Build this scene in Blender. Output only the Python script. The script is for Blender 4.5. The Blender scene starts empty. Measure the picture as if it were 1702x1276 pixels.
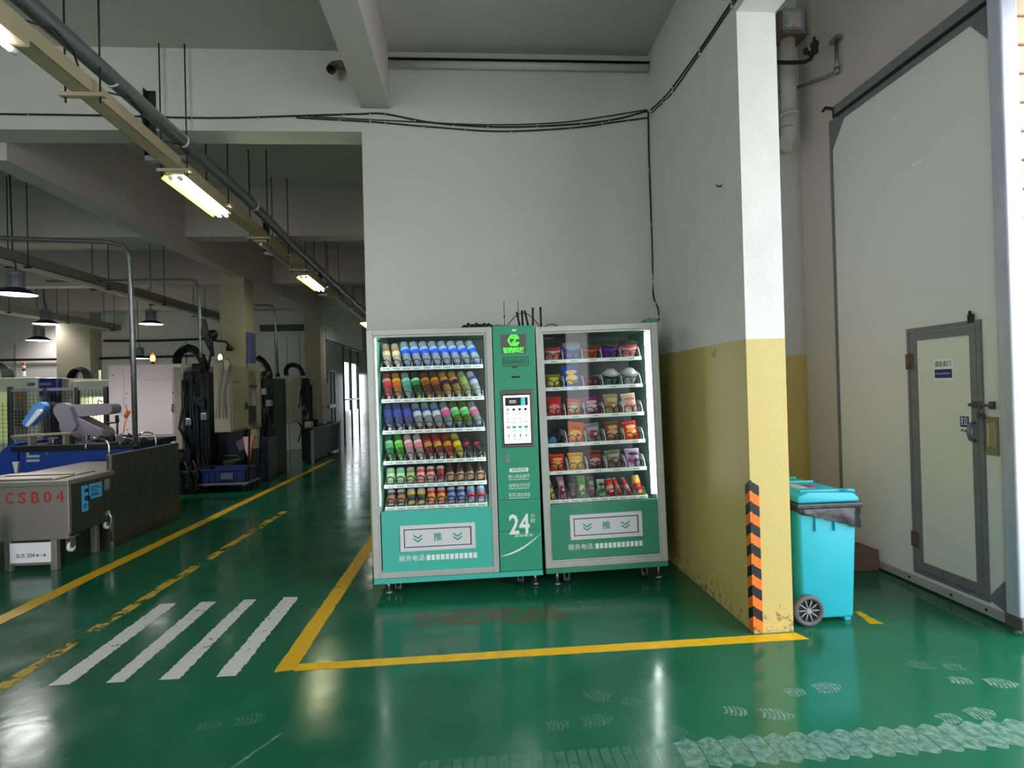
import bpy, bmesh, math, random
from mathutils import Vector, Matrix
random.seed(7)
R = math.radians
sc = bpy.context.scene
COL = sc.collection

# ------------------------------------------------------------------ camera
F, YAW, PIT, ROL = 933.0, .07148, .007706, -.0259
cy, sy, cp, sp = math.cos(YAW), math.sin(YAW), math.cos(PIT), math.sin(PIT)
fwd = Vector((sy*cp, cy*cp, sp)); r0 = Vector((cy, -sy, 0)); u0 = r0.cross(fwd)
c_, s_ = math.cos(ROL), math.sin(ROL)
rt = c_*r0 + s_*u0; up = -s_*r0 + c_*u0
EYE = Vector((0, 0, 1.46))
cam = bpy.data.cameras.new('camera'); cam.sensor_width = 36; cam.lens = F/1702*36
cam.clip_start = .05; cam.clip_end = 300
co = bpy.data.objects.new('camera', cam); COL.objects.link(co)
m3 = Matrix((rt, up, -fwd)).transposed()
co.matrix_world = Matrix.Translation(EYE) @ m3.to_4x4()
sc.camera = co

def W(px, py, y):
    """point at depth y that belongs to a measured photo position"""
    d = rt*((px-851)/F) - up*((py-638)/F) + fwd
    return EYE + d*(y/d.y)

# ------------------------------------------------------------------ light
sc.view_settings.view_transform = 'Standard'
sc.view_settings.look = 'None'
sc.view_settings.exposure = 0.1
sc.view_settings.gamma = 1.0
sc.view_settings.use_curve_mapping = False
world = bpy.data.worlds.new('overcast_sky'); sc.world = world; world.use_nodes = True
bg = world.node_tree.nodes['Background']
bg.inputs[0].default_value = (.92, .955, 1.0, 1); bg.inputs[1].default_value = 5.3

def portal(name, loc, rot, sx, sz):
    l = bpy.data.lights.new(name, 'AREA'); l.shape = 'RECTANGLE'; l.size = sx; l.size_y = sz
    l.cycles.is_portal = True
    o = bpy.data.objects.new(name, l); COL.objects.link(o); o.location = loc; o.rotation_euler = rot
# sampling portals in the wide open gateway on the right, and in unseen openings, some added for light
portal('gateway_portal', (3.56, .6, 1.85), (0, R(90), 0), 3.7, 5.0)
portal('left_fill_opening_portal', (-4.2, -4.3, 2.1), (R(90), 0, 0), 3.8, 4.2)
portal('high_fill_opening_portal', (2.5, -4.3, 4.4), (R(90), 0, 0), 1.2, 2.2)
portal('side_entrance_portal', (2.2, -4.3, 1.6), (R(90), 0, 0), .5, 3.2)
portal('corridor_end_portal', (-2.9, 24.4, 1.1), (R(-90), 0, 0), .6, 2.2)

# ------------------------------------------------------------------ materials
def S(r, g, b):
    f = lambda c: (c/255/12.92) if c/255 <= .04045 else ((c/255+.055)/1.055)**2.4
    return (f(r), f(g), f(b), 1)
MATS = {}
def mat(name, col, rough=.5, metal=0.0, var=0.0, scale=6.0, bump=0.0, bscale=60.0, emit=0.0, ecol=None, alpha=1.0, coat=0.0, stretch=None):
    if name in MATS: return MATS[name]
    m = bpy.data.materials.new(name); m.use_nodes = True; MATS[name] = m
    nt = m.node_tree; n = nt.nodes; b = n['Principled BSDF']
    b.inputs['Base Color'].default_value = col; b.inputs['Roughness'].default_value = rough
    b.inputs['Metallic'].default_value = metal
    if coat: b.inputs['Coat Weight'].default_value = coat
    if emit:
        b.inputs['Emission Color'].default_value = ecol or col; b.inputs['Emission Strength'].default_value = emit
    if alpha < 1: b.inputs['Alpha'].default_value = alpha
    if var or bump:
        tc = n.new('ShaderNodeTexCoord'); mp = n.new('ShaderNodeMapping')
        nt.links.new(tc.outputs['Object'], mp.inputs[0])
        if stretch: mp.inputs['Scale'].default_value = stretch
    if var:
        nz = n.new('ShaderNodeTexNoise'); nz.inputs['Scale'].default_value = scale; nz.inputs['Detail'].default_value = 5
        nt.links.new(mp.outputs[0], nz.inputs['Vector'])
        rp = n.new('ShaderNodeValToRGB'); rp.color_ramp.elements[0].position = .3; rp.color_ramp.elements[1].position = .7
        rp.color_ramp.elements[0].color = tuple(c*(1-var) for c in col[:3])+(1,)
        rp.color_ramp.elements[1].color = tuple(min(1, c*(1+var*.6)) for c in col[:3])+(1,)
        nt.links.new(nz.outputs['Fac'], rp.inputs[0]); nt.links.new(rp.outputs[0], b.inputs['Base Color'])
    if bump:
        nb = n.new('ShaderNodeTexNoise'); nb.inputs['Scale'].default_value = bscale; nb.inputs['Detail'].default_value = 4
        nt.links.new(mp.outputs[0], nb.inputs['Vector'])
        bp = n.new('ShaderNodeBump'); bp.inputs['Strength'].default_value = bump; bp.inputs['Distance'].default_value = .01
        nt.links.new(nb.outputs['Fac'], bp.inputs['Height']); nt.links.new(bp.outputs[0], b.inputs['Normal'])
    return m

def glass(name, tint=(1, 1, 1, 1), gloss=.08):
    if name in MATS: return MATS[name]
    m = bpy.data.materials.new(name); m.use_nodes = True; MATS[name] = m
    nt = m.node_tree; n = nt.nodes; n.remove(n['Principled BSDF'])
    t = n.new('ShaderNodeBsdfTransparent'); t.inputs[0].default_value = tint
    g = n.new('ShaderNodeBsdfGlossy'); g.inputs['Roughness'].default_value = .02
    fr = n.new('ShaderNodeFresnel'); fr.inputs[0].default_value = 1.45
    ge = n.new('ShaderNodeNewGeometry'); mu = n.new('ShaderNodeMath'); mu.operation = 'MULTIPLY_ADD'
    nt.links.new(ge.outputs['Backfacing'], mu.inputs[0]); mu.inputs[1].default_value = -1; mu.inputs[2].default_value = 1
    m2 = n.new('ShaderNodeMath'); m2.operation = 'MULTIPLY'; nt.links.new(mu.outputs[0], m2.inputs[0]); nt.links.new(fr.outputs[0], m2.inputs[1])
    mx = n.new('ShaderNodeMixShader'); nt.links.new(m2.outputs[0], mx.inputs[0])
    nt.links.new(t.outputs[0], mx.inputs[1]); nt.links.new(g.outputs[0], mx.inputs[2])
    nt.links.new(mx.outputs[0], n['Material Output'].inputs[0])
    return m

def worn(name, col, thr=.5, scale=9.0, soft=.04, rough=.5, opac=1.0):
    """a coat of paint or dust worn through to the floor below in noise shaped spots"""
    if name in MATS: return MATS[name]
    m = bpy.data.materials.new(name); m.use_nodes = True; MATS[name] = m
    nt = m.node_tree; n = nt.nodes; b = n['Principled BSDF']
    b.inputs['Base Color'].default_value = col; b.inputs['Roughness'].default_value = rough
    tc = n.new('ShaderNodeTexCoord'); nz = n.new('ShaderNodeTexNoise'); nz.inputs['Scale'].default_value = scale
    nz.inputs['Detail'].default_value = 8; nz.inputs['Roughness'].default_value = .65
    nt.links.new(tc.outputs['Object'], nz.inputs['Vector'])
    mr = n.new('ShaderNodeMapRange'); mr.inputs[1].default_value = thr-soft; mr.inputs[2].default_value = thr+soft
    mr.inputs[4].default_value = opac
    nt.links.new(nz.outputs['Fac'], mr.inputs[0]); nt.links.new(mr.outputs[0], b.inputs['Alpha'])
    n2 = n.new('ShaderNodeTexNoise'); n2.inputs['Scale'].default_value = 30; nt.links.new(tc.outputs['Object'], n2.inputs['Vector'])
    rp = n.new('ShaderNodeValToRGB'); rp.color_ramp.elements[0].color = tuple(c*.8 for c in col[:3])+(1,); rp.color_ramp.elements[1].color = col
    nt.links.new(n2.outputs['Fac'], rp.inputs[0]); nt.links.new(rp.outputs[0], b.inputs['Base Color'])
    return m

def floor_mat():
    m = bpy.data.materials.new('green_epoxy'); m.use_nodes = True; nt = m.node_tree; n = nt.nodes; b = n['Principled BSDF']
    tc = n.new('ShaderNodeTexCoord')
    a = n.new('ShaderNodeTexNoise'); a.inputs['Scale'].default_value = .9; a.inputs['Detail'].default_value = 6
    nt.links.new(tc.outputs['Object'], a.inputs['Vector'])
    rp = n.new('ShaderNodeValToRGB'); e = rp.color_ramp.elements
    e[0].position = .32; e[0].color = S(18, 90, 63); e[1].position = .7; e[1].color = S(34, 114, 82)
    nt.links.new(a.outputs['Fac'], rp.inputs[0]); nt.links.new(rp.outputs[0], b.inputs['Base Color'])
    c = n.new('ShaderNodeTexNoise'); c.inputs['Scale'].default_value = 3.5; c.inputs['Detail'].default_value = 7
    nt.links.new(tc.outputs['Object'], c.inputs['Vector'])
    mr = n.new('ShaderNodeMapRange'); mr.inputs[1].default_value = .3; mr.inputs[2].default_value = .75
    mr.inputs[3].default_value = .10; mr.inputs[4].default_value = .24
    nt.links.new(c.outputs['Fac'], mr.inputs[0]); nt.links.new(mr.outputs[0], b.inputs['Roughness'])
    d = n.new('ShaderNodeTexNoise'); d.inputs['Scale'].default_value = 14; d.inputs['Detail'].default_value = 3
    nt.links.new(tc.outputs['Object'], d.inputs['Vector'])
    bp = n.new('ShaderNodeBump'); bp.inputs['Strength'].default_value = .05; bp.inputs['Distance'].default_value = .01
    nt.links.new(d.outputs['Fac'], bp.inputs['Height']); nt.links.new(bp.outputs[0], b.inputs['Normal'])
    return m

def scuffed(name, col, dirt):
    """painted plaster, scuffed with dirt where boots and mops reach (the lowest 40 cm)"""
    m = bpy.data.materials.new(name); m.use_nodes = True; MATS[name] = m
    nt = m.node_tree; n = nt.nodes; b = n['Principled BSDF']; b.inputs['Roughness'].default_value = .45
    g = n.new('ShaderNodeNewGeometry'); sx = n.new('ShaderNodeSeparateXYZ'); nt.links.new(g.outputs['Position'], sx.inputs[0])
    nz = n.new('ShaderNodeTexNoise'); nz.inputs['Scale'].default_value = 22; nz.inputs['Detail'].default_value = 8; nz.inputs['Roughness'].default_value = .7
    nt.links.new(g.outputs['Position'], nz.inputs['Vector'])
    mr = n.new('ShaderNodeMapRange'); mr.inputs[1].default_value = 0; mr.inputs[2].default_value = .5; mr.inputs[3].default_value = .50; mr.inputs[4].default_value = .78
    nt.links.new(sx.outputs[2], mr.inputs[0])
    sub = n.new('ShaderNodeMath'); sub.operation = 'SUBTRACT'; nt.links.new(nz.outputs['Fac'], sub.inputs[0]); nt.links.new(mr.outputs[0], sub.inputs[1])
    m2 = n.new('ShaderNodeMapRange'); m2.inputs[1].default_value = 0; m2.inputs[2].default_value = .07; m2.inputs[4].default_value = .75; nt.links.new(sub.outputs[0], m2.inputs[0])
    mx = n.new('ShaderNodeMix'); mx.data_type = 'RGBA'; mx.inputs[6].default_value = col; mx.inputs[7].default_value = dirt
    nt.links.new(m2.outputs[0], mx.inputs[0]); nt.links.new(mx.outputs[2], b.inputs['Base Color'])
    nb = n.new('ShaderNodeTexNoise'); nb.inputs['Scale'].default_value = 9; nb.inputs['Detail'].default_value = 6; nt.links.new(g.outputs['Position'], nb.inputs['Vector'])
    bp = n.new('ShaderNodeBump'); bp.inputs['Strength'].default_value = .35; bp.inputs['Distance'].default_value = .01
    nt.links.new(nb.outputs['Fac'], bp.inputs['Height']); nt.links.new(bp.outputs[0], b.inputs['Normal'])
    return m

M_FLOOR = floor_mat()
M_WHITE = mat('white_plaster', S(210, 206, 200), .8, var=.05, scale=1.2, bump=.12, bscale=7)
M_CEIL = mat('ceiling_paint', S(198, 190, 184), .85, var=.04, scale=.8)
M_YEL = scuffed('yellow_paint', S(206, 184, 112), S(104, 94, 62))
M_COLW = mat('column_plaster', S(226, 224, 222), .7, var=.05, scale=5, bump=.5, bscale=9)
M_CREAM = mat('cream_column', S(176, 170, 146), .7, var=.05, scale=2)
M_STEEL = mat('galvanised_steel', S(150, 154, 162), .38, .85, var=.15, scale=14)
M_DSTEEL = mat('door_steel', S(122, 122, 128), .5, .15, var=.12, scale=10)
M_INOX = mat('brushed_stainless', S(158, 152, 143), .42, .7, var=.04, scale=3)
M_INOXD = mat('dull_stainless', S(110, 108, 102), .35, .9, var=.22, scale=4, stretch=(1, 6, .6))
M_CHROME = mat('chrome', S(215, 215, 215), .12, 1)
M_BLACK = mat('black_rubber', S(24, 24, 27), .5)
M_DARK = mat('dark_iron', S(34, 35, 40), .5, .3, var=.3, scale=9)
M_DARK2 = mat('oily_iron', S(44, 46, 50), .45, .4, var=.4, scale=14)
M_PANEL = mat('sandwich_panel', S(224, 224, 221), .45, var=.03, scale=.7)
M_ALU = mat('aluminium_frame', S(186, 188, 184), .4, .25, var=.05, scale=6)
M_TEAL = mat('teal_panel', S(74, 186, 168), .35, coat=.3)
M_GREEN = mat('green_panel', S(52, 140, 108), .35, coat=.3)
M_CGREEN = mat('control_green', S(54, 156, 124), .35, coat=.3)
M_MINT = mat('mint_liner', S(150, 215, 195), .5)
M_INNER = mat('inner_liner', S(95, 125, 118), .5)
M_PRINT = mat('white_print', S(235, 240, 236), .5)
M_PRINTT = mat('teal_print', S(60, 150, 132), .5)
M_FLAP = mat('white_flap', S(216, 216, 220), .4)
M_RAIL = mat('white_price_rail', S(232, 238, 234), .4)
M_LED = mat('led_strip', S(255, 255, 255), .5, emit=15.0, ecol=(.88, 1, .97, 1))
M_GLASS = glass('clear_pane')
M_PLEXI = glass('smoked_pane', (.75, .85, .82, 1))
M_CABLE = mat('black_cable', S(34, 33, 34), .55)
M_PVC = mat('white_pvc', S(208, 204, 196), .45, var=.05, scale=8)
M_TRAY = mat('cream_tray', S(182, 168, 138), .5, var=.08, scale=5)
M_TUBE = mat('fluorescent_tube', S(255, 255, 240), .5, emit=26.0, ecol=(1, 1, .72, 1))
M_TUBEW = mat('white_tube', S(255, 255, 255), .5, emit=14.0, ecol=(.95, .95, 1, 1))
M_REFL = mat('yellow_reflector', S(226, 226, 110), .4)
M_BAY = mat('lamp_disc', S(255, 255, 255), .5, emit=6.0, ecol=(1, .97, .96, 1))

M_VMC = mat('pale_machine_paint', S(240, 226, 228), .4, var=.04, scale=2)
M_VMCG = mat('grey_beige_machine_paint', S(162, 156, 138), .45, var=.08, scale=3)
M_CNC = mat('ivory_machine_paint', S(232, 240, 216), .4, var=.04, scale=2)
M_BLUE = mat('blue_machine_paint', S(34, 70, 160), .4, var=.1, scale=5)
M_ROBOT = mat('robot_grey', S(150, 146, 158), .45)
M_ORANGE = mat('orange_rubber', S(240, 120, 30), .5)
M_BINC = mat('turquoise_plastic', S(42, 178, 196), .4, var=.05, scale=5)
M_BING = mat('green_turquoise_plastic', S(42, 150, 140), .45, var=.06, scale=5)
M_BAG = mat('black_bag_film', S(40, 38, 46), .28, bump=.5, bscale=18)
M_TYRE = mat('grey_tyre', S(92, 92, 94), .6)
M_YLINE = mat('yellow_line_tape', S(240, 190, 20), .45, var=.12, scale=14)
M_YWORN = worn('worn_yellow_line', S(236, 186, 20), .33, 11)
M_YWORN2 = worn('flaking_yellow_line', S(206, 168, 20), .475, 6)
M_WWORN = worn('worn_white_stripe', S(226, 228, 226), .36, 13)
M_DUST = worn('pale_dust', S(150, 190, 178), .44, 30, .16, .7, .55)
M_DUST2 = worn('faint_dust', S(140, 180, 165), .48, 25, .2, .7, .3)
M_RUST = worn('rust_scrape', S(170, 80, 50), .55, 9, .18, .6, .5)
M_RED = mat('stencil_red', S(170, 40, 40), .5)
M_NAVY = mat('sign_navy', S(40, 46, 120), .5)
M_SIGN = mat('sign_white', S(235, 236, 238), .5)
M_INK = mat('ink', S(45, 45, 50), .5)
M_BRICK = mat('peach_brick', S(226, 190, 165), .8, var=.15, scale=7)
M_CONC = mat('pale_concrete', S(190, 190, 184), .9, var=.05, scale=1)
M_LEAF = mat('hedge_green', S(120, 150, 70), .8, var=.4, scale=5)

# ------------------------------------------------------------------ mesh helpers
class B:
    def __init__(s): s.bm = bmesh.new()
    def box(s, x0, x1, y0, y1, z0, z1, m=0, bev=0, seg=2):
        r = bmesh.ops.create_cube(s.bm, size=1)
        vs = r['verts']
        for v in vs: v.co = Vector(((x0+x1)/2+v.co.x*(x1-x0), (y0+y1)/2+v.co.y*(y1-y0), (z0+z1)/2+v.co.z*(z1-z0)))
        fs = {f for v in vs for f in v.link_faces}
        for f in fs: f.material_index = m
        if bev:
            es = {e for v in vs for e in v.link_edges}
            r = bmesh.ops.bevel(s.bm, geom=list(es), offset=bev, segments=seg, profile=.5, affect='EDGES')
            for f in r['faces']: f.material_index = m
        return s
    def _ring(s, c, a, b, r, n):
        return [s.bm.verts.new(c+(a*math.cos(2*math.pi*k/n)+b*math.sin(2*math.pi*k/n))*r) for k in range(n)]
    def cyl(s, p, q, r, n=14, m=0, r2=None, cap=True):
        return s.tube([p, q], r, n, m, r2=r2, cap=cap)
    def tube(s, pts, r, n=8, m=0, r2=None, cap=True, flat=1.0, ref=None):
        pts = [Vector(p) for p in pts]; prev = None; L = len(pts)
        a = None
        for i, p in enumerate(pts):
            d = (pts[min(i+1, L-1)]-pts[max(i-1, 0)]).normalized()
            if a is None:
                a = Vector(ref) if ref else (Vector((0, 0, 1)) if abs(d.z) < .9 else Vector((1, 0, 0)))
            a = (a-d*a.dot(d)).normalized(); b = d.cross(a)
            rr = r if r2 is None else r+(r2-r)*i/(L-1)
            ring = s._ring(p, a, b*flat, rr, n)
            if prev:
                for k in range(n):
                    f = s.bm.faces.new((prev[k], prev[(k+1) % n], ring[(k+1) % n], ring[k])); f.material_index = m; f.smooth = n > 5
            elif cap:
                f = s.bm.faces.new(ring[::-1]); f.material_index = m
            prev = ring
        if cap:
            f = s.bm.faces.new(prev); f.material_index = m
        return s
    def lathe(s, prof, n=16, m=0, c=(0, 0, 0), mats=None, smooth=True, sx=1, sy=1, tw=0):
        c = Vector(c); prev = None
        for i, (r, z) in enumerate(prof):
            if r < 1e-5: ring = [s.bm.verts.new(c+Vector((0, 0, z)))]
            else: ring = [s.bm.verts.new(c+Vector((sx*r*math.cos(2*math.pi*k/n+tw*i), sy*r*math.sin(2*math.pi*k/n+tw*i), z))) for k in range(n)]
            if prev:
                for k in range(n):
                    if len(ring) == 1 and len(prev) == 1: break
                    if len(ring) == 1: vs = (prev[k], prev[(k+1) % n], ring[0])
                    elif len(prev) == 1: vs = (prev[0], ring[(k+1) % n], ring[k])
                    else: vs = (prev[k], prev[(k+1) % n], ring[(k+1) % n], ring[k])
                    f = s.bm.faces.new(vs); f.material_index = mats[i-1] if mats else m; f.smooth = smooth
            prev = ring
        return s
    def poly(s, pts, m=0):
        f = s.bm.faces.new([s.bm.verts.new(Vector(p)) for p in pts]); f.material_index = m; return s
    def prism(s, pts, d, m=0):
        """polygon pts extruded by vector d"""
        d = Vector(d); a = [s.bm.verts.new(Vector(p)) for p in pts]; b = [s.bm.verts.new(Vector(p)+d) for p in pts]
        n = len(a)
        fs = [s.bm.faces.new(a[::-1]), s.bm.faces.new(b)]
        for k in range(n): fs.append(s.bm.faces.new((a[k], a[(k+1) % n], b[(k+1) % n], b[k])))
        for f in fs: f.material_index = m
        return s
    def xf(s, M):
        bmesh.ops.transform(s.bm, matrix=M, verts=s.bm.verts[:]); return s
    def mesh(s, name, mats):
        bmesh.ops.recalc_face_normals(s.bm, faces=s.bm.faces[:])
        me = bpy.data.meshes.new(name); s.bm.to_mesh(me); s.bm.free()
        for m in (mats if isinstance(mats, (list, tuple)) else [mats]): me.materials.append(m)
        return me
    def obj(s, name, mats, parent=None, smooth=None):
        o = bpy.data.objects.new(name, s.mesh(name, mats)); COL.objects.link(o)
        if smooth is not None:
            for p in o.data.polygons: p.use_smooth = smooth
        return own(o, parent)
def base_of(p):
    M = p.matrix_basis.copy()
    return base_of(p.parent) @ p.matrix_parent_inverse @ M if p.parent else M
def own(o, parent):
    """parent a part that was modelled in world coordinates"""
    if parent is not None:
        o.parent = parent; o.matrix_parent_inverse = base_of(parent).inverted()
    return o
def loc_own(o, parent):
    """parent a part that was modelled in its thing's own coordinates"""
    o.parent = parent; return o
def thing(name, label, cat, loc=(0, 0, 0), group=None):
    o = bpy.data.objects.new(name, None); COL.objects.link(o); o.location = loc; o.empty_display_size = .1
    return tag(o, label, cat, group)
def tag(o, label, cat, group=None):
    o['label'] = label; o['category'] = cat
    if group: o['group'] = group
    return o
def struct(o): o['kind'] = 'structure'; return o
def stuff(o): o['kind'] = 'stuff'; return o

FRONT = Matrix.Rotation(R(90), 4, 'X')                                   # readable from -y
LEFTW = Matrix.Rotation(R(-90), 4, 'Z') @ FRONT                          # readable from -x
RIGHTW = Matrix.Rotation(R(90), 4, 'Z') @ FRONT                          # readable from +x
def text(body, size, loc, rot, m, parent, name='lettering', width=None, ext=.0006, local=False, align='CENTER', bold=0.0, label=None):
    cu = bpy.data.curves.new(name, 'FONT'); cu.body = body; cu.size = size; cu.extrude = ext
    cu.align_x = align; cu.align_y = 'CENTER'; cu.resolution_u = 2; cu.offset = bold
    t = bpy.data.objects.new(name, cu); COL.objects.link(t)
    dg = bpy.context.evaluated_depsgraph_get(); me = bpy.data.meshes.new_from_object(t.evaluated_get(dg))
    bpy.data.objects.remove(t); bpy.data.curves.remove(cu)
    me.name = name
    if width and len(me.vertices):
        xs = [v.co.x for v in me.vertices]; k = width/max(1e-6, max(xs)-min(xs))
        for v in me.vertices: v.co.x *= k
    me.transform(Matrix.Translation(Vector(loc)) @ rot)
    me.materials.clear(); me.materials.append(m)
    o = bpy.data.objects.new(name, me); COL.objects.link(o)
    if label: o['label'] = label
    return loc_own(o, parent) if local else own(o, parent)

def copy_tree(o, parent=None):
    c = o.copy(); COL.objects.link(c)
    if parent is not None: c.parent = parent
    for ch in list(o.children): copy_tree(ch, c)
    return c

def ORD(i): return ['first', 'second', 'third', 'fourth', 'fifth', 'sixth', 'seventh', 'eighth', 'ninth', 'tenth'][i]

# ------------------------------------------------------------------ room shell
YB = 4.78            # back wall face
floor = struct(B().box(-14, 3.5, -4.2, 15.4, -.1, 0).box(-3.95, -.6, 15.4, 24.2, -.1, 0).obj('floor', M_FLOOR))
ceil = struct(B().box(-14, 1.62, -4.2, 15.4, 4.33, 4.5).box(-3.95, -.6, 15.4, 24.2, 4.33, 4.5).obj('ceiling', M_CEIL))
struct(B().box(1.62, 3.5, -4.2, 5.4, 5.6, 5.75).obj('ceiling', M_CEIL))
wb = B().box(-.87, 1.84, YB, 5.03, 1.71, 4.33, 0).box(-.87, 1.84, YB, 5.03, 0, 1.71, 1)
struct(wb.obj('wall_back', [M_WHITE, M_YEL]))
struct(B().box(-14, -.87, YB, 5.03, 3.65, 4.33).obj('trim_1', M_WHITE))           # header over the opening
struct(B().box(-.87, -.65, 5.03, 24, 0, 4.33).obj('wall_right', M_WHITE))
struct(B().box(-14, -13.8, -4, 15.2, 0, 4.33).obj('wall_left', M_WHITE))
# thin partition that ends in the plastered column face
pt = B().box(1.60, 1.837, 3.165, YB, 1.712, 4.33, 0).box(1.60, 1.837, 3.165, YB, 0, 1.712, 1)
part = struct(pt.obj('wall_partition', [M_COLW, M_YEL]))
struct(B().box(1.60, 1.837, -4, 3.165, 3.63, 5.6).obj('trim_2', M_COLW))          # beam over the partition line
struct(B().box(1.60, 1.837, 3.165, 5.15, 4.33, 5.6).obj('trim_3', M_COLW))
by = B().box(1.837, 3.2, 5.15, 5.35, 1.71, 5.6, 0).box(1.837, 3.2, 5.15, 5.35, 0, 1.71, 1)
struct(by.obj('wall_bay', [M_WHITE, M_YEL]))
struct(B().box(3.2, 3.5, 3.12, 5.35, 0, 5.6).obj('wall_gateway', M_WHITE))
struct(B().box(3.2, 3.5, -1.9, 3.12, 3.75, 5.6).obj('trim_4', M_WHITE))           # lintel over the gateway
struct(B().box(3.2, 3.5, -4, -1.9, 0, 5.6).obj('wall_gateway_near', M_WHITE))
wf = B().box(-14, -6.1, -4.2, -4, 0, 5.6).box(-2.3, 1.95, -4.2, -4, 0, 5.6).box(2.45, 3.5, -4.2, -4, 0, 3.3).box(-6.1, -2.3, -4.2, -4, 4.2, 5.6).box(3.1, 3.5, -4.2, -4, 3.3, 5.6).box(1.95, 3.1, -4.2, -4, 5.5, 5.6)
struct(wf.obj('wall_front', M_WHITE))                                             # unseen openings behind the viewer; left and high ones added for light
struct(B().box(-40, 40, -30, -4.2, -.12, -.02).obj('ground', M_CONC))
struct(B().box(-.872, -.628, -4, YB, 3.845, 4.33, bev=.008).obj('trim_5', M_CEIL))  # beam running to the viewer
# machine hall
struct(B().box(-14, -3.9, 15.2, 15.4, 0, 4.33).obj('wall_hall', M_WHITE))
struct(B().box(-3.9, -3.2, 24, 24.2, 0, 4.33).box(-2.6, -.65, 24, 24.2, 0, 4.33).box(-3.2, -2.6, 24, 24.2, 2.2, 4.33).obj('wall_end', M_WHITE))
struct(B().box(-3.95, 3.5, 24.2, 40, -.12, -.02).obj('ground', M_CONC))
for i, y in enumerate((8.0, 11.4, 14.7)):
    struct(B().box(-13.8, -.87, y, y+.28, 3.66, 4.33).obj('trim_%d' % (6+i), M_CEIL))
struct(B().box(-4.10, -3.88, 5.03, 15.2, 3.5, 4.33).obj('trim_9', M_CEIL))
col = struct(B().box(-4.31, -3.885, 10.0, 10.44, 0, 3.6, bev=.01).obj('trim_10', M_CREAM))
struct(B().box(-4.3, -3.9, 14.9, 15.2, 0, 4.33).obj('trim_11', M_CREAM))
struct(B().box(-10.3, -9.5, 14.75, 15.2, 0, 4.33).obj('trim_12', M_CREAM))
# outdoors: yard and the brick pier by the gateway
struct(B().box(3.5, 40, -4.2, 40, -.12, -.02).obj('ground', M_CONC))
pier = thing('brick_pier', 'pale peach brick pier at the far right edge, outside behind the steel post', 'pier', (3.36, 3.15, 0))
for k in range(22):
    for j in range(2):
        x0 = 3.215+j*.14+(.0 if k % 2 else .0)
        B().box(x0, x0+.132, 3.06, 3.118, .01+k*.17, .165+k*.17, bev=.004, seg=1).obj('brick', M_BRICK, pier)

# ------------------------------------------------------------------ floor markings (children of the floor)
def strip(name, quad, m, ragged=0, n=30, z=.0012, parent=floor):
    """quad: near-left, near-right, far-right, far-left on the floor"""
    a, b, c, d = [Vector((p[0], p[1], z)) for p in quad]
    bb = B(); L = []; Rr = []
    for i in range(n+1):
        t = i/n; l = a.lerp(d, t); r = b.lerp(c, t); w = (r-l)
        L.append(bb.bm.verts.new(l+w*random.uniform(-ragged, ragged))); Rr.append(bb.bm.verts.new(r+w*random.uniform(-ragged, ragged)))
    for i in range(n): bb.bm.faces.new((L[i], Rr[i], Rr[i+1], L[i+1]))
    return bb.obj(name, m, parent)
strip('lane_line', [(-3.30, .5), (-3.16, .5), (-3.03, 12.6), (-3.13, 12.6)], M_YWORN, .06, 110)
strip('worn_lane_line', [(-2.505, .8), (-2.435, .8), (-2.33, 7.2), (-2.41, 7.2)], M_YWORN2, .15, 60)
strip('lane_line', [(-1.30, 9.0), (-1.24, 9.0), (-1.05, 18.0), (-1.12, 18.0)], M_DARK, .1, 30)
strip('bay_line', [(-1.077, 3.045), (-.972, 3.06), (-.955, 5.9), (-1.06, 5.9)], M_YWORN, .03, 60)
strip('bay_line', [(-.972, 3.045), (-.972, 3.125), (1.838, 3.145), (1.868, 3.055)], M_YLINE, .02, 60, .0014)
for q in ([(-2.20, 3.045), (-2.095, 3.05), (-2.12, 4.15), (-2.235, 4.15)], [(-1.915, 3.04), (-1.826, 3.04), (-1.845, 4.14), (-1.955, 4.15)],
          [(-1.65, 3.038), (-1.55, 3.038), (-1.574, 4.145), (-1.662, 4.15)], [(-1.367, 3.034), (-1.262, 3.034), (-1.277, 4.15), (-1.385, 4.16)]):
    strip('crossing_stripe', q, M_WWORN, .05, 60)
strip('bin_corner_line', [(2.33, 3.2), (2.41, 3.19), (2.40, 3.38), (2.36, 3.38)], M_YWORN2, .1, 12)
strip('rust_scrape', [(-.42, 3.52), (.55, 3.50), (.5, 3.74), (-.36, 3.76)], M_RUST, .05, 12)

def footprint(p, q, m):
    """dusty shoe print from heel p to toe q: outline cut in tread bars"""
    p = Vector((p[0], p[1], .0016)); q = Vector((q[0], q[1], .0016)); d = q-p; L = d.length; d.normalize(); s = Vector((-d.y, d.x, 0))
    prof = [(0, .022), (.06, .034), (.16, .038), (.28, .034), (.40, .022), (.48, .021), (.58, .036), (.72, .047), (.86, .044), (.95, .030), (1, .014)]
    def w(t):
        for (a, wa), (b, wb_) in zip(prof, prof[1:]):
            if a <= t <= b: return wa+(wb_-wa)*(t-a)/(b-a)
        return .01
    bb = B(); n = 15
    for i in range(n):
        t0, t1 = i/n+.008, (i+1)/n-.014
        if .36 < (t0+t1)/2 < .5: continue
        k = .30/1; cur = .012
        P = []
        for j in range(7):
            f = j/6*2-1; P.append(p+d*(t0*L+cur*(1-f*f))+s*(w(t0)*f))
        Q = []
        for j in range(7):
            f = j/6*2-1; Q.append(p+d*(t1*L+cur*(1-f*f))+s*(w(t1)*f))
        a = [bb.bm.verts.new(v) for v in P]; b = [bb.bm.verts.new(v) for v in Q]
        for j in range(6): bb.bm.faces.new((a[j], a[j+1], b[j+1], b[j]))
    bb.obj('footprint', m, floor)
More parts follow.
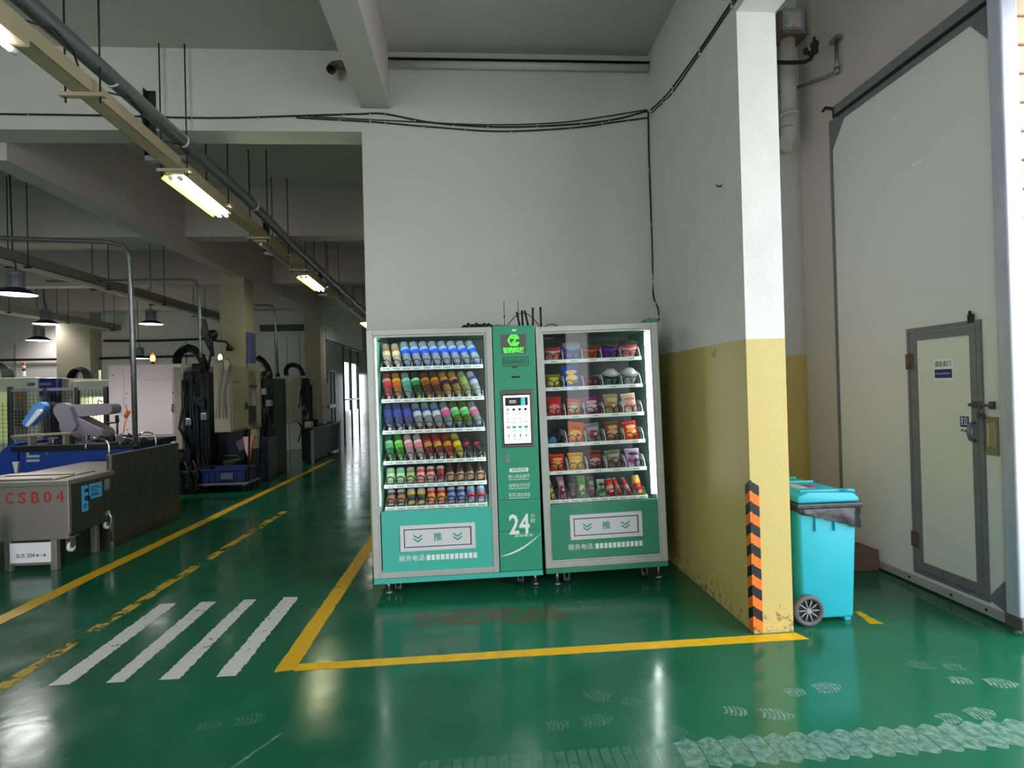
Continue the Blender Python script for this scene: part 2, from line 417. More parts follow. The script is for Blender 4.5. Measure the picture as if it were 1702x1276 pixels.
for p, q, m in (((.275, 2.413), (.575, 2.44), M_DUST2), ((1.077, 2.446), (1.36, 2.367), M_DUST), ((1.42, 2.54), (1.71, 2.575), M_DUST), ((2.251, 2.563), (2.533, 2.49), M_DUST),
                ((.745, 2.53), (.50, 2.65), M_DUST2), ((2.43, 2.66), (2.18, 2.73), M_DUST2), ((-1.252, 2.58), (-.97, 2.63), M_DUST2),
                ((1.95, 2.27), (2.22, 2.30), M_DUST), ((2.52, 2.33), (2.75, 2.40), M_DUST), ((.66, 2.33), (.86, 2.31), M_DUST2)):
    footprint(p, q, m)
# tyre track: band of dust with scalloped tread lugs
bb = B(); n = 22
for i in range(n):
    dx = 2.05/n; x = .78+i*dx; y0 = 2.10-i*.001; y1 = 2.245-i*.0015
    bb.poly([(x, y0, .0016), (x+dx*.96, y0, .0016), (x+dx, (y0+y1)/2, .0016), (x+dx*.96, y1, .0016), (x, y1, .0016), (x+dx*.04, (y0+y1)/2, .0016)])
    for s_, yy in ((1, y1), (-1, y0)):
        bb.poly([(x+dx*(.04+.9*k/8), yy+s_*.024*math.sin(math.pi*(k/8)**1.6), .0016) for k in range(9)])
stuff(bb.obj('tyre_track', M_DUST, floor))
bb = B()
for i in range(24):
    x = -.25+i*.045
    bb.poly([(x, 2.06, .0015), (x+.045, 2.06, .0015), (x+.04, 2.25, .0015), (x+.005, 2.24, .0015)])
stuff(bb.obj('tyre_track', M_DUST2, floor))
for a, b in (((-1.0, 2.26), (-.86, 2.5)), ((-1.85, 2.33), (-1.68, 2.42))):
    strip('scratch', [(a[0], a[1]), (a[0]+.012, a[1]), (b[0]+.015, b[1]), (b[0], b[1])], M_DUST, .2, 12)

# ------------------------------------------------------------------ hazard strip on the column edge
hz = thing('corner_guard', 'black and orange chevron foam guard on the yellow column corner', 'corner guard', (1.6, 3.16, 0))
for k in range(14):
    z0 = .045+k*.0605; m = M_ORANGE if k % 2 == 0 else M_BLACK; h = .0605; s = .035
    bb = B()
    bb.prism([(1.588, 3.150, z0+.0), (1.588, 3.150, z0+h), (1.588, 3.205, z0+h-s), (1.588, 3.205, z0-s)], (.013, 0, 0))
    bb.prism([(1.6012, 3.1502, z0-s*.23), (1.645, 3.1502, z0-s), (1.645, 3.1502, z0+h-s), (1.6012, 3.1502, z0+h-s*.23)], (0, .0143, 0))
    bb.obj('chevron_band', m, hz)
# wall hook marks
hk = tag(B().tube([(1.6, 3.43, 2.70), (1.575, 3.43, 2.70), (1.57, 3.43, 2.715)], .004, 6).tube([(1.6, 3.41, 2.70), (1.58, 3.41, 2.695)], .003, 6).obj('wall_hook', M_DARK), 'small bent hook high on the white partition wall', 'hook')
hk = tag(B().tube([(1.6, 3.57, 1.68), (1.572, 3.575, 1.655), (1.575, 3.56, 1.63), (1.585, 3.545, 1.66)], .005, 6).obj('wall_hook', M_YEL), 'yellow painted hook stub just under the top of the yellow band', 'hook')

# ------------------------------------------------------------------ vending machines
def helix(r, L, turns, w=.0022, n=14):
    return [(r*math.sin(2*math.pi*k/n), max(0, k-n)/(n*turns)*L, -r*math.cos(2*math.pi*k/n)+r) for k in range(n*(turns+1)+1)]
def ring_frame(bb, u0, u1, z0, z1, t, v0, v1, m=0, bev=.004):
    bb.box(u0, u0+t, v0, v1, z0, z1, m, bev); bb.box(u1-t, u1, v0, v1, z0, z1, m, bev)
    bb.box(u0+t, u1-t, v0, v1, z1-t, z1, m, bev); bb.box(u0+t, u1-t, v0, v1, z0, z0+t, m, bev)
    return bb
def rrect(u0, u1, z0, z1, r, v, n=5):
    P = []
    for cx, cz, a0 in ((u1-r, z1-r, 0), (u0+r, z1-r, 90), (u0+r, z0+r, 180), (u1-r, z0+r, 270)):
        for k in range(n+1):
            a = R(a0+90*k/n); P.append((cx+r*math.cos(a), v, cz+r*math.sin(a)))
    return P
def chevrons(bb, cx, cz, w, v):
    for dz in (0, -.024):
        z = cz+dz; t = .012
        bb.prism([(cx-w, v, z+.012), (cx, v, z-.010), (cx+w, v, z+.012), (cx+w, v, z+.012-t), (cx, v, z-.010-t), (cx-w, v, z+.012-t)], (0, .0008, 0))

def machine(name, label, x, y, roll, yaw):
    o = thing(name, label, 'vending machine')
    o.matrix_basis = Matrix.Translation((x, y, 0)) @ Matrix.Rotation(yaw, 4, 'Z') @ Matrix.Rotation(-roll, 4, 'Y')
    return o
def L(o, parent): return loc_own(o, parent)
def mk(bb, name, m, parent): 
    o = bpy.data.objects.new(name, bb.mesh(name, m)); COL.objects.link(o); o.parent = parent; return o

def build_machine(root, U0, U1, UD, ZB, ZT, op, shelves, su0, su1, cols, panel, flap, panel_m, cab_m, rows_txt, leds, depth=.68):
    """U0..U1 body, UD right edge of the glass door, op = glazed opening, panel = lower panel, in the machine's own coordinates"""
    ou0, ou1, oz0, oz1 = op
    bb = B()
    bb.box(U0+.006, U0+.03, .045, depth, ZB, ZT-.004); bb.box(U1-.03, U1-.006, .045, depth, ZB, ZT-.004)
    bb.box(U0+.03, U1-.03, depth-.03, depth, ZB, ZT-.004)
    bb.box(U0+.03, U1-.03, .045, depth-.03, ZT-.04, ZT-.004)
    bb.box(U0+.03, U1-.03, .045, depth-.03, ZB, ZB+.05)
    mk(bb, 'cabinet', cab_m, root)
    bb = B()
    lin = .05
    bb.box(ou0-.012, ou0-.004, lin, depth-.05, oz0-.03, oz1+.02); bb.box(ou1+.004, ou1+.012, lin, depth-.05, oz0-.03, oz1+.02)
    bb.box(ou0-.012, ou1+.012, depth-.06, depth-.05, oz0-.03, oz1+.02)
    bb.box(ou0-.012, ou1+.012, lin, depth-.05, oz1+.02, oz1+.028); bb.box(ou0-.012, ou1+.012, lin, depth-.05, oz0-.04, oz0-.03)
    mk(bb, 'inner_liner', M_MINT if len(leds) > 1 else M_INNER, root)
    mk(B().box(ou0-.002, ou1+.002, depth-.064, depth-.0605, oz0-.028, oz1+.018), 'back_plate', mat('back_plate_grey', S(74, 86, 86), .4), root)
    # door frame with its glazing
    bb = ring_frame(B(), U0, UD, ZB+.04, ZT, .042, 0, .045)
    fr = mk(bb, 'door_frame', M_ALU, root)
    bb = ring_frame(B(), U0+.04, UD-.04, ZB+.08, ZT-.04, .016, .012, .04, bev=.003)
    mk(bb, 'gasket', M_ALU, fr)
    mk(B().box(U0+.05, UD-.05, .022, .028, oz0-.01, oz1+.006), 'glass_pane', M_GLASS, fr)
    mk(B().box(ou0+.018, ou0+.085, .0205, .0218, oz1-.052, oz1-.032), 'pane_label', M_DARK, fr)
    mk(B().box(U0, U1, .004, .05, ZB, ZB+.037, bev=.003), 'base_strip', M_TEAL if panel_m == M_TEAL else M_GREEN, root)
    # lower panel
    pu0, pu1, pz0, pz1 = panel
    pn = mk(B().prism(rrect(pu0, pu1, pz0, pz1, .018, .006), (0, .03, 0)), 'pickup_panel', panel_m, root)
    fu0, fu1, fz0, fz1 = flap
    bb = B(); ring_frame(bb, fu0, fu1, fz0, fz1, .028, -.002, .012, bev=.004)
    fl = mk(bb, 'flap_frame', M_FLAP, pn)
    bb = B().box(fu0+.028, fu1-.028, .003, .0058, fz0+.028, fz1-.028, 1); bb.box(fu0+.034, fu1-.036, .0005, .004, fz0+.034, fz1-.034, 0, bev=.001, seg=1)
    mk(bb, 'push_flap', [M_FLAP, M_BLACK], pn)
    cx = (fu0+fu1)/2; cz = (fz0+fz1)/2
    bb = B(); chevrons(bb, cx-.142, cz+.016, .031, -.0006); chevrons(bb, cx+.142, cz+.016, .031, -.0006)
    mk(bb, 'arrow_mark', M_PRINTT, pn)
    text('推', .062, (cx, -.0004, cz), FRONT, M_PRINTT, pn, local=True, bold=.0012)
    t0, t1, b0, b1, tz = rows_txt
    text('服务电话:', .045, ((t0+t1)/2, .005, tz), FRONT, M_PRINT, pn, local=True, width=t1-t0)
    bb = B(); nb = 11
    for k in range(nb):
        a = b0+(b1-b0)*k/nb; bb.box(a, a+(b1-b0)/nb*.74, .0048, .0062, tz-.018, tz+.02)
    mk(bb, 'blanked_digits', M_PRINT, pn)
    # shelves
    SV = .09
    for i, z in enumerate(shelves):
        n = cols[i]; pitch = (su1-su0)/n
        sh = mk(B().box(su0, su1, SV, depth-.08, z-.012, z-.004), 'shelf', M_RAIL, root)
        pr = mk(B().box(su0-.004, su1+.004, SV-.012, SV, z-.018, z+.009, bev=.002, seg=1), 'price_rail', M_RAIL, sh)
        bb = B()
        for k in range(n):
            c = su0+pitch*(k+.5)
            for q in range(3): bb.box(c-.02+q*.016, c-.02+q*.016+.010, SV-.0128, SV-.0115, z-.009, z-.001)
        mk(bb, 'price_tags', M_PRINTT, sh)
        for k in range(n+1):
            u = su0+pitch*k; u = min(max(u, su0+.002), su1-.002); hgt = .055 if n > 5 else .085
            q = .001 if n > 5 else .0022; hgt = .052 if n > 5 else .092
            mk(B().prism([(u-q, SV+.006, z-.004), (u-q, SV+.006, z+hgt*.30), (u-q, SV+.03, z+hgt*.72), (u-q, SV+.055, z+hgt*.95), (u-q, SV+.085, z+hgt), (u-q, SV+.4, z+hgt), (u-q, SV+.4, z-.004)], (2*q, 0, 0)), 'divider', M_RAIL, sh)
    # coils share one mesh per size
    me = {}
    for i, z in enumerate(shelves):
        n = cols[i]; pitch = (su1-su0)/n
        r = .032 if n > 5 else .031
        if n not in me: me[n] = B().tube(helix(r, .17, 3), .0025, 4).mesh('spiral', M_BLACK)
        for k in range(n):
            c = su0+pitch*(k+.5)
            for off in ((0,) if n > 5 else (-.033, .033)):
                o = bpy.data.objects.new('spiral', me[n]); COL.objects.link(o); o.parent = root
                o.location = (c+off, SV+.004, z-.001)
    for (a0, a1, c0, c1) in leds:
        mk(B().box(a0, a1, .046, .056, c0, c1, bev=.002, seg=1), 'led_strip', M_LED, root)
    # feet and castors
    for u in (U0+.09, U1-.05):
        for v in (.09, depth-.09):
            mk(B().cyl((u, v, 0), (u, v, .014), .028, 14).cyl((u, v, .014), (u, v, ZB), .011, 10), 'levelling_foot', M_STEEL, root)
    for u in (U0+.16, U1-.16):
        for v in (.10, depth-.12):
            bb = B().box(u-.035, u+.035, v-.035, v+.035, ZB-.006, ZB, 0).box(u-.02, u-.015, v-.03, v+.03, .03, ZB, 0).box(u+.015, u+.02, v-.03, v+.03, .03, ZB, 0)
            bb.cyl((u-.014, v, .032), (u+.014, v, .032), .032, 16, 1)
            mk(bb, 'castor', [M_STEEL, M_BLACK], root)

drinks = machine('vending_machine', 'left drinks vending machine, mint green with bright shelves of bottles and cans', -.123, 4.07, .00785, 0)
LS = [1.633, 1.399, 1.170, .947, .775, .614]; LU = (-.522, .216)
build_machine(drinks, -.607, .607, .290, .09, 1.908, (-.545, .25, .615, 1.872), LS, *LU, [10]*6,
              (-.542, .258, .17, .603), (-.414, .124, .313, .50), M_TEAL, M_GREEN, (-.425, -.235, -.228, .14, .262),
              [(-.560, -.548, .64, 1.85), (.240, .256, .64, 1.86), (-.52, .23, 1.856, 1.868)])
snacks = machine('vending_machine', 'right snack vending machine, darker green with noodle bowls and snack bags', .961, 4.07, .0192, -.008)
RS = [1.662, 1.457, 1.245, 1.039, .833, .619]; RU = (-.388, .346)
build_machine(snacks, -.452, .457, .457, .107, 1.914, (-.405, .395, .614, 1.868), RS, *RU, [5]*5+[10],
              (-.40, .398, .208, .606), (-.263, .275, .343, .527), M_GREEN, M_GREEN, (-.28, -.09, -.08, .278, .288),
              [(.37, .40, .64, 1.85)])

# control column of the drinks machine
cc = mk(B().box(.296, .605, .0, .05, .13, 1.912, bev=.006), 'control_column', M_CGREEN, drinks)
def C(bb, name, m): return mk(bb, name, m, cc)
bz = C(B().box(.345, .574, -.012, .004, 1.03, 1.445, bev=.004), 'screen_bezel', mat('bronze_bezel', S(112, 110, 100), .35, .6))
C(B().box(.352, .556, -.0135, -.011, 1.048, 1.415), 'screen_border', mat('screen_black', S(12, 12, 14), .2))
C(B().box(.358, .55, -.0145, -.013, 1.058, 1.405), 'screen', mat('screen_white', S(245, 240, 246), .3, emit=1.1, ecol=S(250, 246, 252)))
bb = B(); v0, v1 = -.0155, -.0144
bb.box(.37, .535, v0, v1, 1.33, 1.39, 0); bb.box(.485, .505, v0-.0004, v1, 1.33, 1.39, 1); bb.box(.505, .515, v0-.0004, v1, 1.33, 1.39, 3)
bb.box(.40, .45, v0-.0004, v1, 1.362, 1.370, 2); bb.box(.40, .45, v0-.0004, v1, 1.350, 1.357, 2)
for r_ in range(4):
    z = 1.298-r_*.062
    for k in range(4):
        u = .374+k*.043
        bb.box(u, u+.028, v0, v1, z-.027, z-.021, 1)
        if r_ == 0: bb.box(u+.004, u+.024, v0, v1, z-.004, z+.014, 0 if k else 4)
        elif r_ == 1: bb.box(u+.011, u+.017, v0, v1, z-.010, z+.014, 4)
        elif r_ == 2: bb.box(u+.0, u+.028, v0, v1, z-.008, z+.010, 5 if k else 4)
        else: bb.box(u+.009, u+.02, v0, v1, z-.010, z+.014, (4, 1, 5, 4)[k])
C(bb, 'screen_icons', [mat('scr_k', S(40, 38, 42), .3, emit=.05), mat('scr_t', S(60, 185, 170), .3, emit=.6), M_PRINT, mat('scr_b', S(120, 200, 230), .3, emit=.5),
                       mat('scr_r', S(215, 120, 130), .3, emit=.5), mat('scr_g', S(60, 160, 80), .3, emit=.5)])
M_LOGO = mat('logo_glow', S(60, 230, 60), .4, emit=1.6, ecol=S(70, 240, 60))
C(B().box(.356, .538, -.002, .002, 1.707, 1.848), 'logo_plate', mat('logo_grey', S(96, 98, 88), .4))
bb = B(); cx, cz, r = .45, 1.805, .047
pts = [(cx+r*math.cos(R(60*k)), 0, cz+r*math.sin(R(60*k))*.98) for k in range(6)]
for k in range(6):
    a = Vector(pts[k]); b = Vector(pts[(k+1) % 6]); ctr = Vector((cx, 0, cz))
    if k == 0: a = a.lerp(b, .30)
    if k == 5: b = b.lerp(a, .45)
    ia = ctr+(a-ctr)*.74; ib = ctr+(b-ctr)*.74
    bb.prism([(p.x, -.0035, p.z) for p in (a, b, ib, ia)], (0, .0015, 0))
for q in ([(-.022, .024), (.022, .024), (.022, .013), (-.022, .013)], [(.022, .013), (.009, .013), (-.020, -.025), (-.007, -.025)], [(-.010, -.014), (.040, -.014), (.034, -.025), (-.018, -.025)]):
    bb.prism([(cx+a, -.0036, cz+b) for a, b in q], (0, .0015, 0))
C(bb, 'logo_emblem', M_LOGO)
text('智购科技', .042, (.447, -.003, 1.731), FRONT, M_LOGO, cc, local=True, bold=.001, width=.155)
bb = B(); ring_frame(bb, .362, .552, 1.615, 1.685, .006, -.0015, .002, bev=0)
for k in range(11): bb.box(.374+k*.015, .381+k*.015, -.001, .002, 1.628, 1.672)
bb.box(.40, .50, -.0012, .002, 1.648, 1.653); bb.box(.43, .47, -.0012, .002, 1.603, 1.616)
C(bb, 'vent_slots', mat('vent_dark', S(30, 86, 70), .5))
C(B().box(.425, .487, -.001, .003, 1.532, 1.545), 'coin_slot', M_BLACK)
C(B().box(.44, .47, -.001, .003, 1.872, 1.885), 'small_badge', M_PRINT)
C(B().box(.352, .382, -.006, .003, .915, .985, bev=.003).cyl((.367, -.012, .955), (.367, -.005, .955), .007, 10), 'lock', M_STEEL)
bb = B().prism(rrect(.385, .525, .848, .878, .012, -.0008), (0, .002, 0)); C(bb, 'print_pill', M_PRINT)
text('购物流程', .026, (.455, -.0012, .863), FRONT, M_CGREEN, cc, local=True, width=.105)
for s_t, z in (('输入商品编号', .816), ('选择支付方式', .750), ('取货口取出商品', .682)):
    text(s_t, .030, (.455, -.0006, z), FRONT, M_PRINT, cc, local=True, width=.155)
bb = B()
for z in (.795, .729, .660):
    for k in range(9): bb.box(.38+k*.0165, .38+k*.0165+.011, -.0006, .002, z-.003, z+.003)
C(bb, 'small_print', M_PRINT)
text('24', .20, (.445, -.0008, .462), FRONT, M_PRINT, cc, local=True, bold=.004, width=.15)
text('小', .036, (.545, -.0008, .525), FRONT, M_PRINT, cc, local=True)
text('时', .036, (.545, -.0008, .488), FRONT, M_PRINT, cc, local=True)
text('自助售货', .022, (.475, -.0008, .385), FRONT, M_PRINT, cc, local=True, width=.13)
bb = B(); N = 16
for k in range(N):
    a, b = k/N, (k+1)/N
    f = lambda t: (.30+t*.298, .245+.05*t+.10*t*t); g = lambda t: .010*math.sin(math.pi*t)+.0015
    (x0, z0), (x1, z1) = f(a), f(b)
    bb.prism([(x0, -.0006, z0-g(a)), (x1, -.0006, z1-g(b)), (x1, -.0006, z1+g(b)*.2), (x0, -.0006, z0+g(a)*.2)], (0, .001, 0))
C(bb, 'swoosh', M_PRINT)
for z in (.648, .422): C(B().box(.298, .603, -.0006, .002, z, z+.004), 'panel_seam', mat('seam_dark', S(36, 96, 80), .5))

# ------------------------------------------------------------------ goods
def cmat(c, rough=.35, **k):
    g = sum(c)/3; d = [max(0, min(255, int((g+(v-g)*1.2)*.94))) for v in c]          # printed inks
    return mat('goods_%02x%02x%02x_%d' % (c[0], c[1], c[2], int(rough*100)), S(*d), rough, **k)
def bmat(c):
    """clear or tinted bottle plastic"""
    k = 'pet_%d_%d_%d' % c
    if k in MATS: return MATS[k]
    m = mat(k, S(*[int(v*.80) for v in c]), .15); b = m.node_tree.nodes['Principled BSDF']; b.inputs['Coat Weight'].default_value = .5; b.inputs['Alpha'].default_value = .72
    return m
BOT = [(0, .004), (.012, .001), (.021, .003), (.028, .012), (.030, .022), (.0275, .028), (.030, .034), (.0275, .040), (.030, .046), (.0275, .052), (.030, .058), (.030, .122), (.0278, .129), (.030, .136), (.0278, .143), (.030, .150), (.0285, .164), (.0235, .182), (.0145, .198), (.0125, .204)]
CAP = [(.0, .202), (.0145, .202), (.0148, .216), (.013, .219), (0, .219)]
LAB = [(.0306, .060), (.0306, .120)]
CAN = [(0, .004), (.022, .004), (.024, 0), (.031, .010), (.0315, .016), (.0315, .100), (.031, .106), (.026, .117), (.027, .120), (.0255, .121), (.024, .117), (0, .117)]
COF = [(0, 0), (.029, .001), (.031, .008), (.031, .075), (.026, .100), (.0165, .125), (.0155, .140)]
meshes = {}
def bottle(M, body, label, cap, lab_desc, name='bottle', scale=1.0, loc=(0, 0, 0), el=58, lean=13, two=None):
    """bottle lying neck down on the sloping spiral: base up at the back, cap at the front"""
    o = thing(name, lab_desc, 'bottle', group='bottles in the drinks machine')
    def part(key, prof, m, nm, n=16):
        k = (key, m.name)
        if k not in meshes:
            meshes[k] = B().lathe(prof, n).mesh(nm, m)
        p = bpy.data.objects.new(nm, meshes[k]); COL.objects.link(p); p.parent = o; return p
    part('bot', BOT, bmat(body), 'bottle_body')
    if label: part('lab', LAB, cmat(label), 'label_sleeve')
    if two: part('two', [(.0309, .060), (.0309, .082)], cmat(two), 'label_band')
    part('cap', CAP, cmat(cap), 'cap', 12)
    # local z (base -> cap) points down and forward
    d = Vector((math.sin(R(lean)), -math.cos(R(el)), -math.sin(R(el)))).normalized()
    q = Vector((0, 0, 1)).rotation_difference(d).to_matrix().to_4x4()
    c = Vector(loc)                                    # where the cap touches the shelf
    o.matrix_basis = M @ Matrix.Translation(c) @ q @ Matrix.Diagonal((scale, scale, scale, 1)) @ Matrix.Translation((0, 0, -.219))
    return o
def can(M, body, label, desc, loc, coffee=False, tilt=16, lean=-3, top=(190, 192, 195)):
    o = thing('coffee_bottle' if coffee else 'drink_can', desc, 'bottle' if coffee else 'can', group='cans in the drinks machine' if not coffee else 'bottles in the drinks machine')
    def part(key, prof, m, nm, n=16):
        k = (key, tuple(x.name for x in m) if isinstance(m, list) else m.name)
        if k not in meshes:
            meshes[k] = (B().lathe(prof, n, mats=[1, 1, 1, 1, 0, 1, 1, 1, 1, 1, 1] if key == 'can' else None)).mesh(nm, m)
        p = bpy.data.objects.new(nm, meshes[k]); COL.objects.link(p); p.parent = o; return p
    if coffee:
        part('cof', COF, cmat(body, .25), 'bottle_body'); part('cofl', [(.0313, .012), (.0313, .070)], cmat(label, .3), 'label_sleeve')
        part('cofc', [(0, .138), (.0175, .138), (.0178, .158), (0, .16)], cmat((38, 34, 34)), 'cap', 12)
    else:
        part('can', CAN, [cmat(body, .25), cmat(top, .25)], 'can_body')
        part('canl', [(.0318, .030), (.0318, .078)], cmat(label, .3), 'label_band')
    o.matrix_basis = M @ Matrix.Translation(Vector(loc)) @ Matrix.Rotation(R(-tilt), 4, 'X') @ Matrix.Rotation(R(lean), 4, 'Y')
    return o

MD = drinks.matrix_basis.copy()
rows = [
 [((236, 226, 205), (232, 214, 180), (238, 238, 232), 'cream milk tea', (176, 128, 70))]*2 + [((186, 200, 222), (46, 92, 205), (60, 120, 215), 'clear water', (150, 190, 240))]*8,
 [((214, 92, 90), (222, 70, 76), (240, 238, 235), 'red juice', (240, 200, 190)), ((224, 150, 90), (214, 110, 60), (242, 240, 236), 'orange juice', (228, 200, 50)), ((150, 196, 186), (70, 190, 170), (150, 190, 190), 'teal label', (210, 235, 225)),
  ((22, 96, 52), (40, 140, 80), (214, 214, 90), 'dark green tea', (225, 235, 215)), ((126, 66, 44), (150, 84, 50), (224, 180, 50), 'brown iced tea', (200, 160, 70)), ((130, 70, 40), (158, 92, 46), (228, 186, 40), 'brown iced tea', (212, 168, 60)),
  ((206, 168, 92), (44, 34, 66), (244, 242, 238), 'black and gold label', (222, 150, 70)), ((206, 168, 92), (44, 34, 66), (244, 242, 238), 'black and gold label', (222, 150, 70)), ((196, 204, 140), (176, 186, 110), (240, 242, 236), 'pale green', (150, 176, 120)), ((214, 220, 232), (196, 206, 226), (235, 235, 240), 'white and blue', (70, 90, 160))],
 [((104, 112, 176), (88, 96, 170), (236, 238, 246), 'violet blue', None)]*3 + [((176, 186, 192), (222, 226, 230), (206, 40, 60), 'red cap water', (40, 90, 160))]*3 +
 [((160, 172, 172), (228, 110, 160), (84, 70, 190), 'pink label', (240, 190, 210)), ((110, 150, 60), (110, 200, 120), (84, 78, 190), 'green grape juice', (200, 230, 200)), ((110, 150, 60), (110, 200, 120), (84, 78, 190), 'green grape juice', (200, 230, 200)), ((176, 186, 184), (230, 120, 165), (92, 80, 200), 'pink label', (240, 200, 215))],
 [((70, 160, 100), (120, 200, 140), (80, 200, 110), 'mint green', (200, 235, 205)), ((70, 170, 60), (110, 200, 70), (90, 215, 120), 'bright green', (190, 230, 150)), ((222, 190, 196), (226, 150, 160), (240, 240, 240), 'pale pink', (245, 235, 235)), ((222, 186, 190), (226, 150, 160), (240, 240, 240), 'pale pink', (245, 235, 235)),
  ((150, 50, 46), (196, 160, 90), (240, 238, 232), 'red and gold tea', (170, 40, 40)), ((156, 60, 50), (200, 164, 96), (240, 238, 232), 'red and gold tea', (170, 40, 40)), ((190, 50, 40), (206, 150, 40), (225, 215, 60), 'red and yellow', (60, 50, 40)), ((206, 190, 60), (226, 206, 40), (190, 150, 50), 'yellow tea', (120, 60, 50)),
  ((70, 44, 60), (60, 40, 60), (226, 216, 80), 'small dark red topped', (210, 40, 60)), ((74, 40, 56), (60, 40, 60), (226, 216, 80), 'small dark red topped', (210, 40, 60))],
]
rown = ['top', 'second', 'third', 'fourth', 'fifth', 'bottom']
P = (LU[1]-LU[0])/10
for i, row in enumerate(rows):
    for k, (bd, lb, cp_, ds, two) in enumerate(row):
        sc_ = .78 if 'small' in ds else (.93 if ('cream' in ds) else 1.0)
        if i == 3: sc_ *= .93
        bottle(MD, bd, lb, cp_, '%s bottle, %s from left on the %s shelf of the drinks machine' % (ds, ORD(k), rown[i]),
               loc=(LU[0]+P*(k+.5)+.014, .118, LS[i]+.006), scale=sc_*1.06, two=two, lean=11+k*1.1)
cans5 = [((150, 206, 130), (210, 236, 200), 'light green'), ((120, 206, 130), (200, 236, 190), 'light green'), ((120, 150, 70), (190, 206, 150), 'olive green'), ((206, 70, 60), (236, 180, 170), 'bright red'), ((150, 36, 48), (216, 180, 180), 'dark red'), ((160, 40, 56), (120, 30, 40), 'dark red')]
for k, (a, b, ds) in enumerate(cans5):
    can(MD, a, b, '%s drink can, %s from left on the fifth shelf' % (ds, ORD(k)), (LU[0]+P*(k+.5), .15, LS[4]-.001))
for k in range(6, 10):
    can(MD, (70, 52, 46), (180, 140, 110), 'brown coffee bottle with black cap, %s from left on the fifth shelf' % ORD(k), (LU[0]+P*(k+.5), .15, LS[4]-.001), True, 12, -6)
cans6 = [((84, 60, 50), (170, 120, 90), 'brown coffee')]*2 + [((206, 186, 50), (60, 52, 40), 'yellow and black')]*2 + [((200, 30, 36), (216, 150, 50), 'red and gold')]*2 + [((54, 62, 120), (120, 140, 190), 'dark blue')]*2 + [((110, 150, 200), (190, 90, 100), 'blue-red')]*2
for k, (a, b, ds) in enumerate(cans6):
    can(MD, a, b, '%s drink can, %s from left on the bottom shelf of the drinks machine' % (ds, ORD(k)), (LU[0]+P*(k+.5), .15, LS[5]-.001))

# --- snacks
MS = snacks.matrix_basis.copy()
def pouch_mesh(w, h, t, cols, seed=0, n=10):
    """a filled pillow bag: bulging faces, crimped top and bottom seals; cols = [main, patch, accent]"""
    rnd = random.Random(seed); bm = bmesh.new(); vs = {}
    for side in (0, 1):
        for i in range(n+1):
            for j in range(n+1):
                a, b = i/n*2-1, j/n
                ed = max(0, 1-a**4)*max(0, math.sin(math.pi*min(1, max(0, (b-.06)/.88))))**.55
                z = b*h; x = a*w/2*(1-.10*math.sin(math.pi*b))
                if b < .01 or b > .99: x = a*w/2*.98
                y = (t/2*ed+.0012)*(1 if side else -1)+rnd.uniform(-.0018, .0018)*ed
                vs[side, i, j] = bm.verts.new((x, y, z))
    for side in (0, 1):
        for i in range(n):
            for j in range(n):
                f = bm.faces.new((vs[side, i, j], vs[side, i+1, j], vs[side, i+1, j+1], vs[side, i, j+1])); f.smooth = True
    for i in range(n):
        for j in (0, n): bm.faces.new((vs[0, i, j], vs[0, i+1, j], vs[1, i+1, j], vs[1, i, j]))
        for ii in (0, n): bm.faces.new((vs[0, ii, i], vs[0, ii, i+1], vs[1, ii, i+1], vs[1, ii, i]))
    b = B(); b.bm.free(); b.bm = bm
    return b.mesh('pouch', cols[0])
def pouch(desc, cols, k, row, w=.115, h=.13, t=.05, tilt=20, roll=0, seed=1, n_cols=5, dz=0, name='snack_bag', dv=0, cat='snack bag', patch='round'):
    P_ = (RU[1]-RU[0])/n_cols
    o = thing(name, desc, cat, group='snacks in the snack machine')
    mats = [cmat(c, .3) for c in cols]
    def prt(me, nm): 
        p = bpy.data.objects.new(nm, me); COL.objects.link(p); p.parent = o; return p
    prt(pouch_mesh(w, h, t, mats, seed), 'bag_body')
    bb = B(); rnd = random.Random(seed+50)
    def yv(x, z):   # front of the bulge
        a = x/(w/2); b = z/h; ed = max(0, 1-a**4)*max(0, math.sin(math.pi*min(1, max(0, (b-.06)/.88))))**.55
        return -(t/2*ed+.0032)
    def patch_mesh(cx, cz, rx, rz, m, nn=14, off=0):
        bb2 = B(); c = bb2.bm.verts.new((cx, yv(cx, cz)-off, cz)); rings = []
        for q in (.5, 1.0):
            rings.append([bb2.bm.verts.new((cx+rx*q*math.cos(2*math.pi*s/nn), yv(cx+rx*q*math.cos(2*math.pi*s/nn), cz+rz*q*math.sin(2*math.pi*s/nn))-off, cz+rz*q*math.sin(2*math.pi*s/nn))) for s in range(nn)])
        for s in range(nn):
            bb2.bm.faces.new((c, rings[0][s], rings[0][(s+1) % nn])); bb2.bm.faces.new((rings[0][s], rings[1][s], rings[1][(s+1) % nn], rings[0][(s+1) % nn]))
        return bb2.mesh('printed_patch', m)
    prt(patch_mesh(-w*.02, h*.36, w*.36, h*.24, mats[1]), 'printed_picture')
    prt(patch_mesh(w*.03, h*.72, w*.34, h*.12, mats[2]), 'printed_title')
    prt(patch_mesh(w*.13, h*.34, w*.12, h*.10, mats[2], off=.0012), 'printed_spot')
    prt(B().box(-w/2*.98, w/2*.98, -.002, .002, h-.002, h+.012).box(-w/2*.98, w/2*.98, -.002, .002, -.006, .001).mesh('seal', mats[0]), 'crimped_seal')
    o.matrix_basis = MS @ Matrix.Translation((RU[0]+P_*(k+.5), .155+dv, RS[row]+.005+dz)) @ Matrix.Rotation(R(-tilt), 4, 'X') @ Matrix.Rotation(R(roll), 4, 'Y')
    return o
